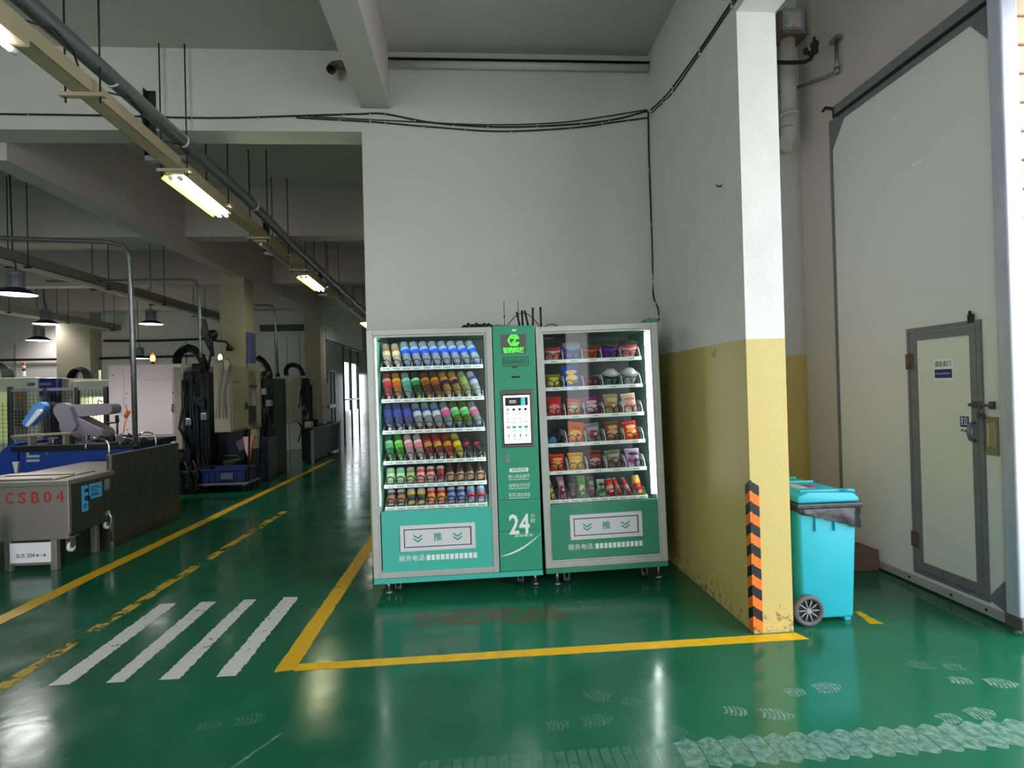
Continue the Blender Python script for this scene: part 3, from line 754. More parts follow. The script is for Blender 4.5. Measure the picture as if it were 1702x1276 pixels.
def bowl(desc, body, band, lid, k, row, cup=False):
    P_ = (RU[1]-RU[0])/5
    o = thing('noodle_cup' if cup else 'noodle_bowl', desc, 'instant noodles', group='snacks in the snack machine')
    s = 1.08 if not cup else 1.04
    def prt(bb, nm, m): 
        p = bpy.data.objects.new(nm, bb.mesh(nm, m)); COL.objects.link(p); p.parent = o
    r0_, r1_, h = (.046, .061, .108) if not cup else (.036, .060, .088)
    r0_, r1_, h = r0_*s, r1_*s, h*s
    f = lambda t: r0_+(r1_-r0_)*t
    prt(B().lathe([(0, 0), (r0_*.9, 0), (r0_, .004), (f(.5), h*.5), (r1_, h*.94), (r1_+.003, h*.95), (r1_+.003, h), (r1_, h)], 24), 'bowl_body', cmat(body))
    prt(B().lathe([(f(.12)+.0008, h*.12), (f(.5)+.0008, h*.5), (f(.8)+.0008, h*.8)], 24), 'label_band', cmat(band, .3))
    prt(B().lathe([(f(.3)+.002, h*.3), (f(.62)+.002, h*.62)], 24, sx=1, sy=1).xf(Matrix.Identity(4)), 'label_stripe', cmat(tuple((a+b)//2 for a, b in zip(body, band))))
    lidm = B().lathe([(r1_+.004, h), (r1_*.6, h+.003), (0, h+.003)], 24)
    prt(lidm, 'foil_lid', cmat(lid, .25))
    if cup:
        prt(B().lathe([(r1_*.8, h+.006), (r1_*.5, h+.03), (0, h+.032)], 18), 'lid_dome', cmat((210, 212, 214), .2))
    tl = 22 if not cup else 24
    o.matrix_basis = MS @ Matrix.Translation((RU[0]+P_*(k+.5), .185, RS[row]+.012)) @ Matrix.Rotation(R(tl), 4, 'X')
bowl('red and white noodle bowl at the left end of the top snack shelf', (196, 60, 56), (226, 190, 180), (72, 82, 66), 0, 0)
bowl('blue and silver noodle bowl, second on the top snack shelf', (176, 186, 210), (66, 70, 180), (190, 196, 206), 1, 0)
bowl('reddish brown noodle bowl in the middle of the top snack shelf', (120, 50, 40), (196, 100, 84), (96, 96, 70), 2, 0)
bowl('purple noodle bowl, fourth on the top snack shelf', (84, 40, 120), (120, 60, 160), (96, 110, 66), 3, 0)
bowl('pinkish red noodle bowl at the right end of the top snack shelf', (206, 70, 84), (222, 190, 184), (80, 84, 70), 4, 0)
pouch('small green and yellow snack bag at the left end of the second snack shelf', [(120, 150, 60), (226, 206, 120), (240, 220, 90)], 0, 1, h=.095, t=.055, seed=2)
pouch('large blue and yellow crisp bag, second on the second snack shelf', [(40, 90, 200), (236, 206, 70), (240, 216, 60)], 1, 1, w=.13, h=.155, t=.06, roll=-6, tilt=14, seed=3)
pouch('low dark brown snack bag in the middle of the second snack shelf', [(74, 44, 40), (110, 60, 50), (90, 50, 44)], 2, 1, h=.07, t=.06, seed=4)
bowl('black noodle cup with clear dome lid, fourth on the second snack shelf', (60, 66, 66), (120, 176, 160), (190, 192, 190), 3, 1, True)
bowl('grey noodle cup with clear dome lid at the right end of the second snack shelf', (150, 156, 156), (206, 214, 212), (196, 170, 164), 4, 1, True)
pouch('pink and red snack bag at the left end of the third snack shelf', [(190, 60, 66), (226, 150, 150), (206, 40, 50)], 0, 2, h=.14, seed=5)
pouch('red and cream striped snack bag, second on the third snack shelf', [(206, 60, 56), (222, 210, 180), (170, 180, 90)], 1, 2, h=.115, roll=4, seed=6)
pouch('magenta and white snack bag in the middle of the third snack shelf', [(140, 40, 110), (206, 190, 186), (226, 190, 210)], 2, 2, h=.125, roll=-6, seed=7)
pouch('clear beige snack bag, fourth on the third snack shelf', [(176, 160, 130), (150, 120, 84), (206, 190, 150)], 3, 2, h=.14, seed=8)
pouch('cream and pink snack bag at the right end of the third snack shelf', [(222, 204, 186), (206, 150, 140), (186, 120, 110)], 4, 2, h=.14, roll=-4, seed=9)
pouch('orange and yellow snack bag sticking out of the fourth snack shelf', [(226, 120, 40), (240, 190, 60), (190, 90, 40)], 1, 3, w=.13, h=.145, roll=7, seed=11)
pouch('silver and dark red snack bag in the middle of the fourth snack shelf', [(140, 136, 140), (120, 40, 40), (180, 180, 184)], 2, 3, h=.13, roll=-5, seed=12)
pouch('brown cookie bag with pink title, fourth on the fourth snack shelf', [(130, 84, 60), (200, 150, 130), (206, 180, 110)], 3, 3, h=.135, roll=-3, seed=13)
pouch('red and orange snack bag at the right end of the fourth snack shelf', [(206, 56, 40), (240, 150, 50), (230, 210, 170)], 4, 3, h=.13, roll=-6, seed=14)
pouch('orange red snack bag at the left end of the fifth snack shelf', [(216, 70, 50), (236, 150, 70), (240, 190, 150)], 0, 4, h=.11, seed=15)
pouch('golden yellow snack bag, second on the fifth snack shelf', [(216, 160, 40), (236, 190, 70), (226, 206, 90)], 1, 4, w=.125, h=.115, seed=16)
pouch('dark brown snack bag with red title in the middle of the fifth snack shelf', [(96, 54, 44), (190, 160, 160), (150, 70, 44)], 2, 4, h=.125, seed=17)
pouch('grey and brown snack bag, fourth on the fifth snack shelf', [(130, 126, 110), (110, 80, 60), (176, 176, 160)], 3, 4, w=.125, h=.12, roll=-4, seed=18)
pouch('white and violet snack bag at the right end of the fifth snack shelf', [(196, 176, 200), (150, 90, 140), (40, 34, 44)], 4, 4, h=.125, seed=19)
dc = thing('coiled_dark_roll', 'dark blue coiled item at the left end of the fourth snack shelf', 'roll', group='snacks in the snack machine')
for nm, bb, m in (('disc', B().cyl((0, 0, .03), (0, .012, .03), .030, 20), cmat((50, 130, 190), .2)), ('coil', B().tube([(.05+.03*math.cos(a*.5), .02+a*.004, .035+.03*math.sin(a*.5)) for a in range(26)], .004, 6).box(.01, .09, .02, .10, 0, .006), M_DARK)):
    p = bpy.data.objects.new(nm, bb.mesh(nm, m)); COL.objects.link(p); p.parent = dc
dc.matrix_basis = MS @ Matrix.Translation((RU[0]+.045, .14, RS[3]))
pouch('slim yellow snack stick at the left end of the bottom snack shelf', [(214, 180, 80), (230, 210, 130), (150, 90, 50)], 0, 5, w=.035, h=.13, t=.03, roll=-14, n_cols=10, seed=21)
pouch('pink patterned sausage bag, second on the bottom snack shelf', [(200, 140, 160), (120, 50, 70), (220, 190, 200)], 1, 5, w=.056, h=.155, t=.04, roll=-6, n_cols=10, seed=22)
pouch('small dark snack bag, third on the bottom snack shelf', [(60, 50, 46), (150, 120, 100), (90, 80, 70)], 2, 5, w=.056, h=.095, t=.04, n_cols=10, seed=23)
pouch('tall green snack bag, fourth on the bottom snack shelf', [(110, 170, 70), (200, 210, 180), (80, 150, 60)], 3, 5, w=.062, h=.15, t=.04, n_cols=10, seed=24)
pouch('dark clear snack bag, fifth on the bottom snack shelf', [(90, 84, 80), (130, 90, 80), (170, 170, 165)], 4, 5, w=.056, h=.14, t=.04, n_cols=10, seed=25)
pouch('white bag with green circle, sixth on the bottom snack shelf', [(200, 206, 196), (50, 140, 70), (60, 66, 60)], 5, 5, w=.062, h=.115, t=.04, n_cols=10, seed=26)
def stick(desc, a, b, k, r, h, name, roll, cat):
    o = thing(name, desc, cat, group='snacks in the snack machine'); P_ = (RU[1]-RU[0])/10
    for nm, bb, m in (('tube_body', B().lathe([(0, 0), (r, .002), (r, h-.004), (r*.92, h), (0, h)], 16), cmat(a)), ('label_band', B().lathe([(r+.0006, h*.2), (r+.0006, h*.62)], 16), cmat(b)), ('cap', B().lathe([(0, h), (r*.95, h), (r*.95, h+.008), (0, h+.009)], 16), cmat((200, 190, 180)))):
        p = bpy.data.objects.new(nm, bb.mesh(nm, m)); COL.objects.link(p); p.parent = o
    o.matrix_basis = MS @ Matrix.Translation((RU[0]+P_*(k+.5), .15, RS[5]+.004)) @ Matrix.Rotation(R(-18), 4, 'X') @ Matrix.Rotation(R(roll), 4, 'Y')
stick('red crisp canister, seventh on the bottom snack shelf', (190, 40, 46), (226, 170, 160), 6, .027, .12, 'crisp_canister', -6, 'canister')
stick('slim red snack stick, eighth on the bottom snack shelf', (196, 46, 50), (226, 120, 110), 7, .015, .13, 'snack_stick', -18, 'snack stick')
stick('slim red snack stick, ninth on the bottom snack shelf', (206, 50, 50), (236, 160, 150), 8, .015, .13, 'snack_stick', -20, 'snack stick')
stick('yellow and red crisp canister, last on the bottom snack shelf', (226, 190, 90), (206, 50, 46), 9, .028, .135, 'crisp_canister', -9, 'canister')

# ------------------------------------------------------------------ on top of the machines
zt = 1.913
def antenna(x, y, h, desc, lean=0, r=.008, thin=False):
    a = thing('antenna', desc, 'antenna', (x, y, zt-.004))
    if thin:
        B().cyl((x, y, zt-.004), (x, y, zt+.03), .016, 12, r2=.010).obj('antenna_base', M_BLACK, a)
        B().cyl((x, y, zt+.03), (x+lean, y, zt+h), .0022, 6).cyl((x+lean*.5, y, zt+h*.42), (x+lean*.5, y, zt+h*.5), .005, 8).obj('whip', M_BLACK, a)
    else:
        B().cyl((x, y, zt-.004), (x, y, zt+.012), .010, 10).obj('antenna_base', M_BLACK, a)
        B().cyl((x, y, zt+.01), (x+lean, y, zt+h), r, 10).obj('blade', M_BLACK, a)
antenna(.262, 4.3, .215, 'thin whip antenna with cable, leftmost on the drinks machine', 0, thin=True)
antenna(.372, 4.3, .215, 'thin whip antenna, standing right of the leftmost whip antenna', -.002, thin=True)
antenna(.375, 4.24, .125, 'black stub antenna leaning left behind the green control column top', -.022)
antenna(.40, 4.27, .14, 'black stub antenna, upright one of the leaning three', -.004)
antenna(.44, 4.24, .135, 'black stub antenna leaning left, rightmost of the leaning three', -.026)
antenna(.475, 4.24, .155, 'upright black antenna at the right edge of the drinks machine', .002)
ant2 = thing('antenna', 'upright black antenna standing on the left edge of the snack machine', 'antenna', (.535, 4.22, 1.90))
B().cyl((.535, 4.22, 1.898), (.533, 4.22, 2.07), .008, 10).obj('blade', M_BLACK, ant2); B().cyl((.535, 4.22, 1.898), (.535, 4.22, 1.915), .012, 10).obj('antenna_base', M_BLACK, ant2)
def arc(p, q, h, n=14):
    p, q = Vector(p), Vector(q); return [p.lerp(q, i/n)+Vector((0, 0, h*math.sin(math.pi*i/n))) for i in range(n+1)]
tag(B().tube(arc((.14, 4.26, 1.912), (.28, 4.26, 1.917), .028), .0035, 6).tube(arc((.27, 4.27, 1.917), (.395, 4.27, 1.917), .012), .003, 6).obj('cable_loop', M_CABLE), 'low black cable loop lying at the foot of the left whip antenna', 'cable')
tag(B().tube(arc((.265, 4.28, 1.918), (.545, 4.28, 1.912), .12, 20), .0032, 6).obj('cable_loop', M_CABLE), 'tall arching black cable from left whip antenna to the snack machine', 'cable')
tag(B().tube(arc((.535, 4.25, 1.905), (.70, 4.25, 1.908), .035), .0035, 6).obj('cable_loop', M_CABLE), 'black cable loop trailing over the top of the snack machine', 'cable')
jk = B()
for k in range(7):
    x = -.045+k*.03; jk.tube([(x-.02, 4.2, zt-.002), (x, 4.16+.02*math.sin(k*2), zt+.018+.018*math.sin(k*1.7)**2), (x+.028, 4.2, zt+.012), (x+.035, 4.24, zt+.002)], .011, 7)
jk.box(.0, .11, 4.15, 4.26, zt-.006, zt+.03, 0, .012)
tag(jk.obj('rag_bundle', mat('black_rag', S(30, 30, 32), .9, var=.4, scale=30, bump=.8, bscale=40)), 'crumpled black rag bundle on top of the drinks machine', 'rag')
tag(B().box(.59, .74, 4.25, 4.45, 1.905, 1.93, 0, .003).box(.60, .73, 4.26, 4.44, 1.93, 1.934).obj('flat_box', M_STEEL), 'thin grey flat box lying on the snack machine', 'box')
tag(B().box(1.315, 1.395, 4.10, 4.25, 1.924, 1.955, 0, .004).cyl((1.335, 4.105, 1.955), (1.335, 4.105, 1.962), .006).obj('junction_box', M_GREEN), 'small green box on the right corner of the snack machine', 'box')

# ------------------------------------------------------------------ wires and pipes on the back wall
def wire(pts, r, label, name='wall_cable', m=M_CABLE, n=6, clips=0):
    o = thing(name, label, 'cable', pts[0])
    # smooth the path
    P_ = [Vector(p) for p in pts]; out = []
    for i in range(len(P_)-1):
        a = P_[max(i-1, 0)]; b = P_[i]; c = P_[i+1]; d = P_[min(i+2, len(P_)-1)]
        for k in range(6):
            t = k/6
            out.append(.5*((2*b)+(-a+c)*t+(2*a-5*b+4*c-d)*t*t+(-a+3*b-3*c+d)*t**3))
    out.append(P_[-1])
    B().tube(out, r, n).obj('cable_run', m, o)
    if clips:
        bb = B()
        for k in range(1, clips):
            p = out[int(k*len(out)/clips)]; bb.box(p.x-.006, p.x+.006, p.y-.006, p.y+.009, p.z-.016, p.z+.016)
        bb.obj('cable_clips', M_PVC, o)
    return o
yc = YB-.008
wire([(-3.9, yc, 3.77), (-3.0, yc, 3.766), (-2.1, yc, 3.752), (-1.37, yc, 3.777), (-.88, yc, 3.796), (-.67, yc, 3.798), (-.27, yc, 3.727), (.29, yc, 3.695), (.92, yc, 3.722), (1.3, yc, 3.77), (1.585, yc, 3.845)], .008, 'upper sagging black cable along the back wall and the opening header', clips=16)
wire([(-1.4, yc, 3.76), (-.88, yc, 3.735), (-.67, yc, 3.722), (-.27, yc, 3.69), (.29, yc, 3.658), (.9, yc, 3.69), (1.3, yc, 3.745), (1.585, yc, 3.785)], .007, 'lower sagging black cable along the back wall', clips=10)
wire([(-1.3, yc-.004, 3.77), (-.5, yc-.004, 3.735), (.2, yc-.004, 3.712), (.8, yc-.004, 3.735), (1.2, yc-.004, 3.79), (1.58, yc-.004, 3.855)], .005, 'thin black cable tied between the two sagging cables', clips=0)
wire([(1.592, yc, 3.84), (1.588, yc, 3.4), (1.592, yc, 2.98), (1.596, yc, 2.6), (1.592, yc, 2.25), (1.56, yc-.2, 2.10), (1.50, yc-.4, 1.98), (1.42, 4.2, 1.956)], .007, 'black cable dropping down the wall corner to the snack machine', clips=6)
wire([(1.593, 4.70, 3.82), (1.593, 4.4, 3.76), (1.593, 4.18, 3.735), (1.593, 3.67, 3.715), (1.593, 3.2, 3.715), (1.593, 2.4, 3.72)], .006, 'upper black cable running along the partition towards the viewer', clips=5)
wire([(1.593, 4.70, 3.79), (1.593, 4.4, 3.735), (1.593, 4.18, 3.70), (1.593, 3.67, 3.69), (1.593, 3.2, 3.69), (1.593, 2.4, 3.70)], .005, 'lower black cable running along the partition towards the viewer', clips=5)
tag(B().cyl((-.63, YB-.035, 4.205), (1.595, YB-.035, 4.205), .032, 14).box(-.63, 1.6, YB-.07, YB, 4.236, 4.244, 1).obj('wall_conduit', [M_PVC, M_DARK]), 'white painted conduit running high along the back wall', 'pipe')
tag(B().tube([(-.87, YB-.08, 4.165), (-1.03, YB-.08, 4.165), (-1.065, YB-.10, 4.15), (-1.075, YB-.14, 4.10)], .034, 14, cap=False).tube([(-1.072, YB-.12, 4.125), (-1.077, YB-.15, 4.085)], .038, 14, cap=False).obj('pipe_stub', mat('rusty_pipe', S(120, 108, 92), .6, .3, var=.2)), 'short rusty elbow pipe sticking out beside the ceiling beam', 'pipe')

# ------------------------------------------------------------------ right bay fittings
bx = thing('junction_box', 'open white junction box with torn cover, high in the bay behind the column', 'electrical box', (3.06, 5.1, 4.7))
B().box(2.955, 3.165, 4.97, 5.15, 4.70, 4.915, 0, .006).obj('box_body', M_PVC, bx)
ring_frame(B(), 2.96, 3.16, 4.70, 4.915, .028, 4.962, 4.972).obj('cover_frame', mat('dull_blue_grey', S(150, 165, 172), .5), bx)
B().box(3.0, 3.13, 4.966, 4.975, 4.735, 4.88, 0, .01).obj('cover_opening', mat('pale_inner', S(206, 196, 194), .6), bx)
for a, b in (((2.95, 4.87), (3.01, 4.83)), ((3.03, 4.88), (3.11, 4.83)), ((2.95, 4.75), (3.01, 4.72)), ((3.05, 4.745), (3.12, 4.72))):
    B().cyl((a[0], 4.957, a[1]), (b[0], 4.955, b[1]), .004, 6).obj('loose_wire', M_SIGN, bx)
B().box(2.94, 3.19, 4.95, 5.15, 4.665, 4.70).box(2.92, 2.955, 4.97, 5.15, 4.70, 4.89).obj('box_base', mat('rust_brown', S(130, 110, 96), .7, var=.2), bx)
dp = thing('down_pipe', 'white plastic down pipe ending in an elbow, behind the column top', 'pipe', (3.04, 5.06, 3.7))
B().cyl((3.045, 5.06, 4.665), (3.045, 5.06, 3.95), .068, 18).obj('pipe', M_PVC, dp)
B().tube([(3.045, 5.06, 3.97), (3.045, 5.06, 3.84), (3.035, 5.05, 3.76), (3.01, 5.04, 3.71), (2.97, 5.03, 3.67)], .076, 18).obj('elbow', M_PVC, dp)
B().tube([(3.045, 5.06, 3.98), (3.045, 5.06, 3.95)], .081, 18).obj('collar', M_PVC, dp)
B().tube([(3.045, 5.06, 3.83), (3.043, 5.06, 3.822)], .078, 18).obj('collar', M_DSTEEL, dp)
vp = thing('valve_pipe', 'old iron pipe with a valve on the bay wall beside the down pipe', 'pipe', W(1350, 90, 5.05))
B().tube([W(1200, 103, 5.1), W(1300, 104, 5.0), W(1325, 104, 4.8), W(1338, 103, 4.75), W(1347, 98, 4.75), W(1351, 90, 4.75), W(1354, 78, 4.75)], .018, 10).obj('pipe', M_DARK, vp)
q = W(1354, 84, 4.75)
B().lathe([(0, -.03), (.03, -.02), (.034, .0), (.024, .015), (.036, .04), (.034, .07), (.012, .085), (.012, .12), (0, .12)], 14, c=q).tube([W(1349, 92, 4.74), W(1341, 86, 4.74), W(1336, 82, 4.74)], .016, 8).tube([W(1340, 80, 4.72), W(1338, 90, 4.72)], .014, 8).obj('valve', M_DARK2, vp)
bp = thing('bracket_pipe', 'grey pipe bent along the bay corner, above the sliding door rail', 'pipe', (3.18, 4.5, 4.2))
B().tube([(3.17, 4.55, 4.36), (3.17, 4.55, 4.10), (3.165, 4.57, 4.085), (3.165, 4.7, 4.12), (3.165, 5.05, 4.235), (3.12, 5.11, 4.24), (2.7, 5.12, 4.24)], .014, 10).obj('pipe', M_STEEL, bp)
B().box(3.14, 3.2, 4.5, 4.6, 4.34, 4.375, 0, .004).obj('flange', M_STEEL, bp)
B().lathe([(0, -.02), (.024, -.02), (.024, .03), (0, .03)], 12, c=(3.17, 4.55, 4.09)).obj('elbow_joint', M_STEEL, bp)

# ------------------------------------------------------------------ sliding door with the wicket door
D = struct(bpy.data.objects.new('door_1', None)); COL.objects.link(D); D.location = (3.1, 3.8, 0)
XF = 3.10
B().box(XF, XF+.045, 3.05, 4.555, .06, 3.64).obj('leaf_panel', M_PANEL, D)
bb = B()
bb.box(XF-.006, XF+.05, 4.53, 4.565, .05, 3.66); bb.box(XF-.006, XF+.05, 3.02, 3.068, .05, 3.66); bb.box(XF-.006, XF+.05, 3.068, 4.53, 3.605, 3.66)
bb.obj('leaf_frame', M_DSTEEL, D)
for t in ([(4.53, 3.605), (4.375, 3.605), (4.53, 3.41)], [(3.068, 3.605), (3.205, 3.605), (3.068, 3.42)], [(3.068, .06), (3.21, .11), (3.068, .285)], [(4.53, .06), (4.40, .06), (4.53, .26)]):
    B().prism([(XF-.008, a, b) for a, b in t], (.01, 0, 0)).obj('corner_gusset', M_DSTEEL, D)
B().box(XF-.025, XF+.03, 3.03, 4.56, .012, .062, 0, .004).obj('bottom_rail', mat('worn_white_rail', S(176, 172, 172), .5, .2, var=.15, scale=6), D)
bb = B()
for y in (3.2, 3.45, 3.8, 4.15): bb.cyl((XF-.03, y, .045), (XF-.024, y, .045), .008, 8)
bb.obj('rail_screws', M_DARK, D)
# end profile that catches the daylight
B().box(XF-.085, XF+.02, 2.93, 3.02, .10, 3.95, 0, .012, 3).obj('end_post', mat('galvanised_post', S(186, 190, 204), .42, .25, var=.12, scale=24, stretch=(1, 1, .15)), D)
B().box(XF-.08, XF+.03, 2.925, 3.03, .03, .10, 0, .006).obj('post_foot', mat('rusty_foot', S(96, 86, 78), .7, var=.3), D)
# wicket door
wk = B()
wk.box(XF-.014, XF+.004, 3.755, 3.775, .09, 1.806); wk.box(XF-.014, XF+.004, 3.195, 3.225, .09, 1.806); wk.box(XF-.014, XF+.004, 3.225, 3.755, 1.778, 1.806); wk.box(XF-.014, XF+.004, 3.225, 3.755, .09, .115)
wk.obj('wicket_surround', M_DSTEEL, D)
wd = B()
wd.box(XF-.012, XF+.004, 3.69, 3.75, .12, 1.772); wd.box(XF-.012, XF+.004, 3.23, 3.275, .12, 1.772); wd.box(XF-.012, XF+.004, 3.275, 3.69, 1.718, 1.772); wd.box(XF-.012, XF+.004, 3.275, 3.69, .12, .182)
wdo = wd.obj('wicket_door', M_DSTEEL, D)
B().box(XF-.006, XF+.002, 3.275, 3.69, .182, 1.718).obj('wicket_panel', mat('wicket_white', S(224, 224, 214), .45, var=.03, scale=1), wdo)
for z in (1.575, .325):
    bb = B().box(XF-.019, XF-.013, 3.715, 3.785, z-.055, z+.055, 0, .002, 1).cyl((XF-.02, 3.752, z-.055), (XF-.02, 3.752, z+.055), .007, 8)
    bb.obj('hinge', mat('rusty_hinge', S(110, 84, 76), .6, .3, var=.3, scale=30), wdo)
B().tube([(XF-.012, 3.255, 1.175), (XF-.04, 3.255, 1.165), (XF-.055, 3.255, 1.12), (XF-.04, 3.255, 1.07), (XF-.012, 3.255, 1.06)], .011, 10).obj('pull_handle', M_DSTEEL, wdo)
sg = B().box(XF-.0085, XF-.006, 3.40, 3.555, 1.437, 1.582).obj('door_sign', M_SIGN, wdo)
B().box(XF-.0095, XF-.0084, 3.41, 3.545, 1.455, 1.512).obj('sign_band', M_NAVY, wdo)
text('请走此门', .040, (XF-.0092, 3.4775, 1.545), LEFTW, M_INK, wdo, width=.125)
text('Please go through this door', .012, (XF-.0102, 3.4775, 1.485), LEFTW, M_SIGN, wdo, width=.115)
B().box(XF-.0085, XF-.006, 3.293, 3.364, 1.097, 1.214).obj('pull_sign', M_SIGN, wdo)
B().box(XF-.0095, XF-.0084, 3.297, 3.360, 1.142, 1.210).obj('sign_band', M_NAVY, wdo)
text('拉', .058, (XF-.0102, 3.3285, 1.176), LEFTW, M_SIGN, wdo)
text('PULL', .026, (XF-.0092, 3.3285, 1.118), LEFTW, M_INK, wdo, width=.056, bold=.0006)
lb = B().cyl((XF-.03, 3.27, 1.285), (XF-.03, 3.10, 1.285), .009, 10).box(XF-.02, XF, 3.20, 3.26, 1.262, 1.308, 0, .003).box(XF-.02, XF, 3.12, 3.15, 1.262, 1.308, 0, .003).tube([(XF-.03, 3.19, 1.285), (XF-.05, 3.19, 1.25), (XF-.05, 3.19, 1.215)], .008, 8).box(XF-.035, XF-.012, 3.175, 3.215, 1.20, 1.235, 0, .004)
lb.obj('slide_bolt', mat('bolt_grey', S(92, 90, 86), .5, .2), D)
B().box(XF-.022, XF-.008, 3.235, 3.275, 1.79, 1.845, 0, .004).cyl((XF-.02, 3.255, 1.845), (XF-.02, 3.255, 1.865), .008).obj('top_catch', M_DARK, D)
rh = B(); rh.box(XF-.012, XF+.002, 3.105, 3.185, .985, 1.215, 0, .004)
rho = rh.obj('recessed_handle', mat('brass_grey', S(150, 146, 122), .35, .6), D)
B().box(XF-.0135, XF-.011, 3.122, 3.168, 1.03, 1.18, 0, .003).obj('handle_cup', mat('cup_shine', S(176, 180, 172), .2, .8), rho)
B().prism([(XF-.0014, 3.87, 3.33), (XF-.0014, 3.84, 3.36), (XF-.0014, 3.82, 3.33), (XF-.0014, 3.83, 3.31)], (.0012, 0, 0)).obj('chalk_mark', M_SIGN, D)
B().box(XF-.0014, XF, 3.60, 3.69, 2.925, 2.955).obj('chalk_mark', M_SIGN, D)
rail = thing('door_rail', 'grey steel overhead rail carrying the sliding door', 'rail', (3.1, 3.7, 3.7))
B().box(XF-.03, XF+.09, -2.4, 4.46, 3.672, 3.745, 0, .004).obj('track', M_DSTEEL, rail)
B().box(XF-.024, XF+.03, -2.4, 4.46, 3.655, 3.672).obj('track_lip', M_DARK, rail)
B().box(XF-.02, XF+.06, 4.46, 4.50, 3.66, 3.75, 0, .004).tube([(XF, 4.50, 3.74), (XF-.02, 4.58, 3.79), (XF-.02, 4.62, 3.78)], .014, 8).obj('end_stop', M_DARK2, rail)

# box at the foot of the bay corner
tag(B().box(2.80, 3.06, 4.08, 4.30, 0, .15, 0, .006).box(2.80, 3.06, 4.079, 4.301, .145, .155, 0, .003).obj('wooden_block', mat('brown_board', S(110, 86, 70), .7, var=.15, scale=9)), 'low reddish brown box on the floor behind the bins by the sliding door', 'box')

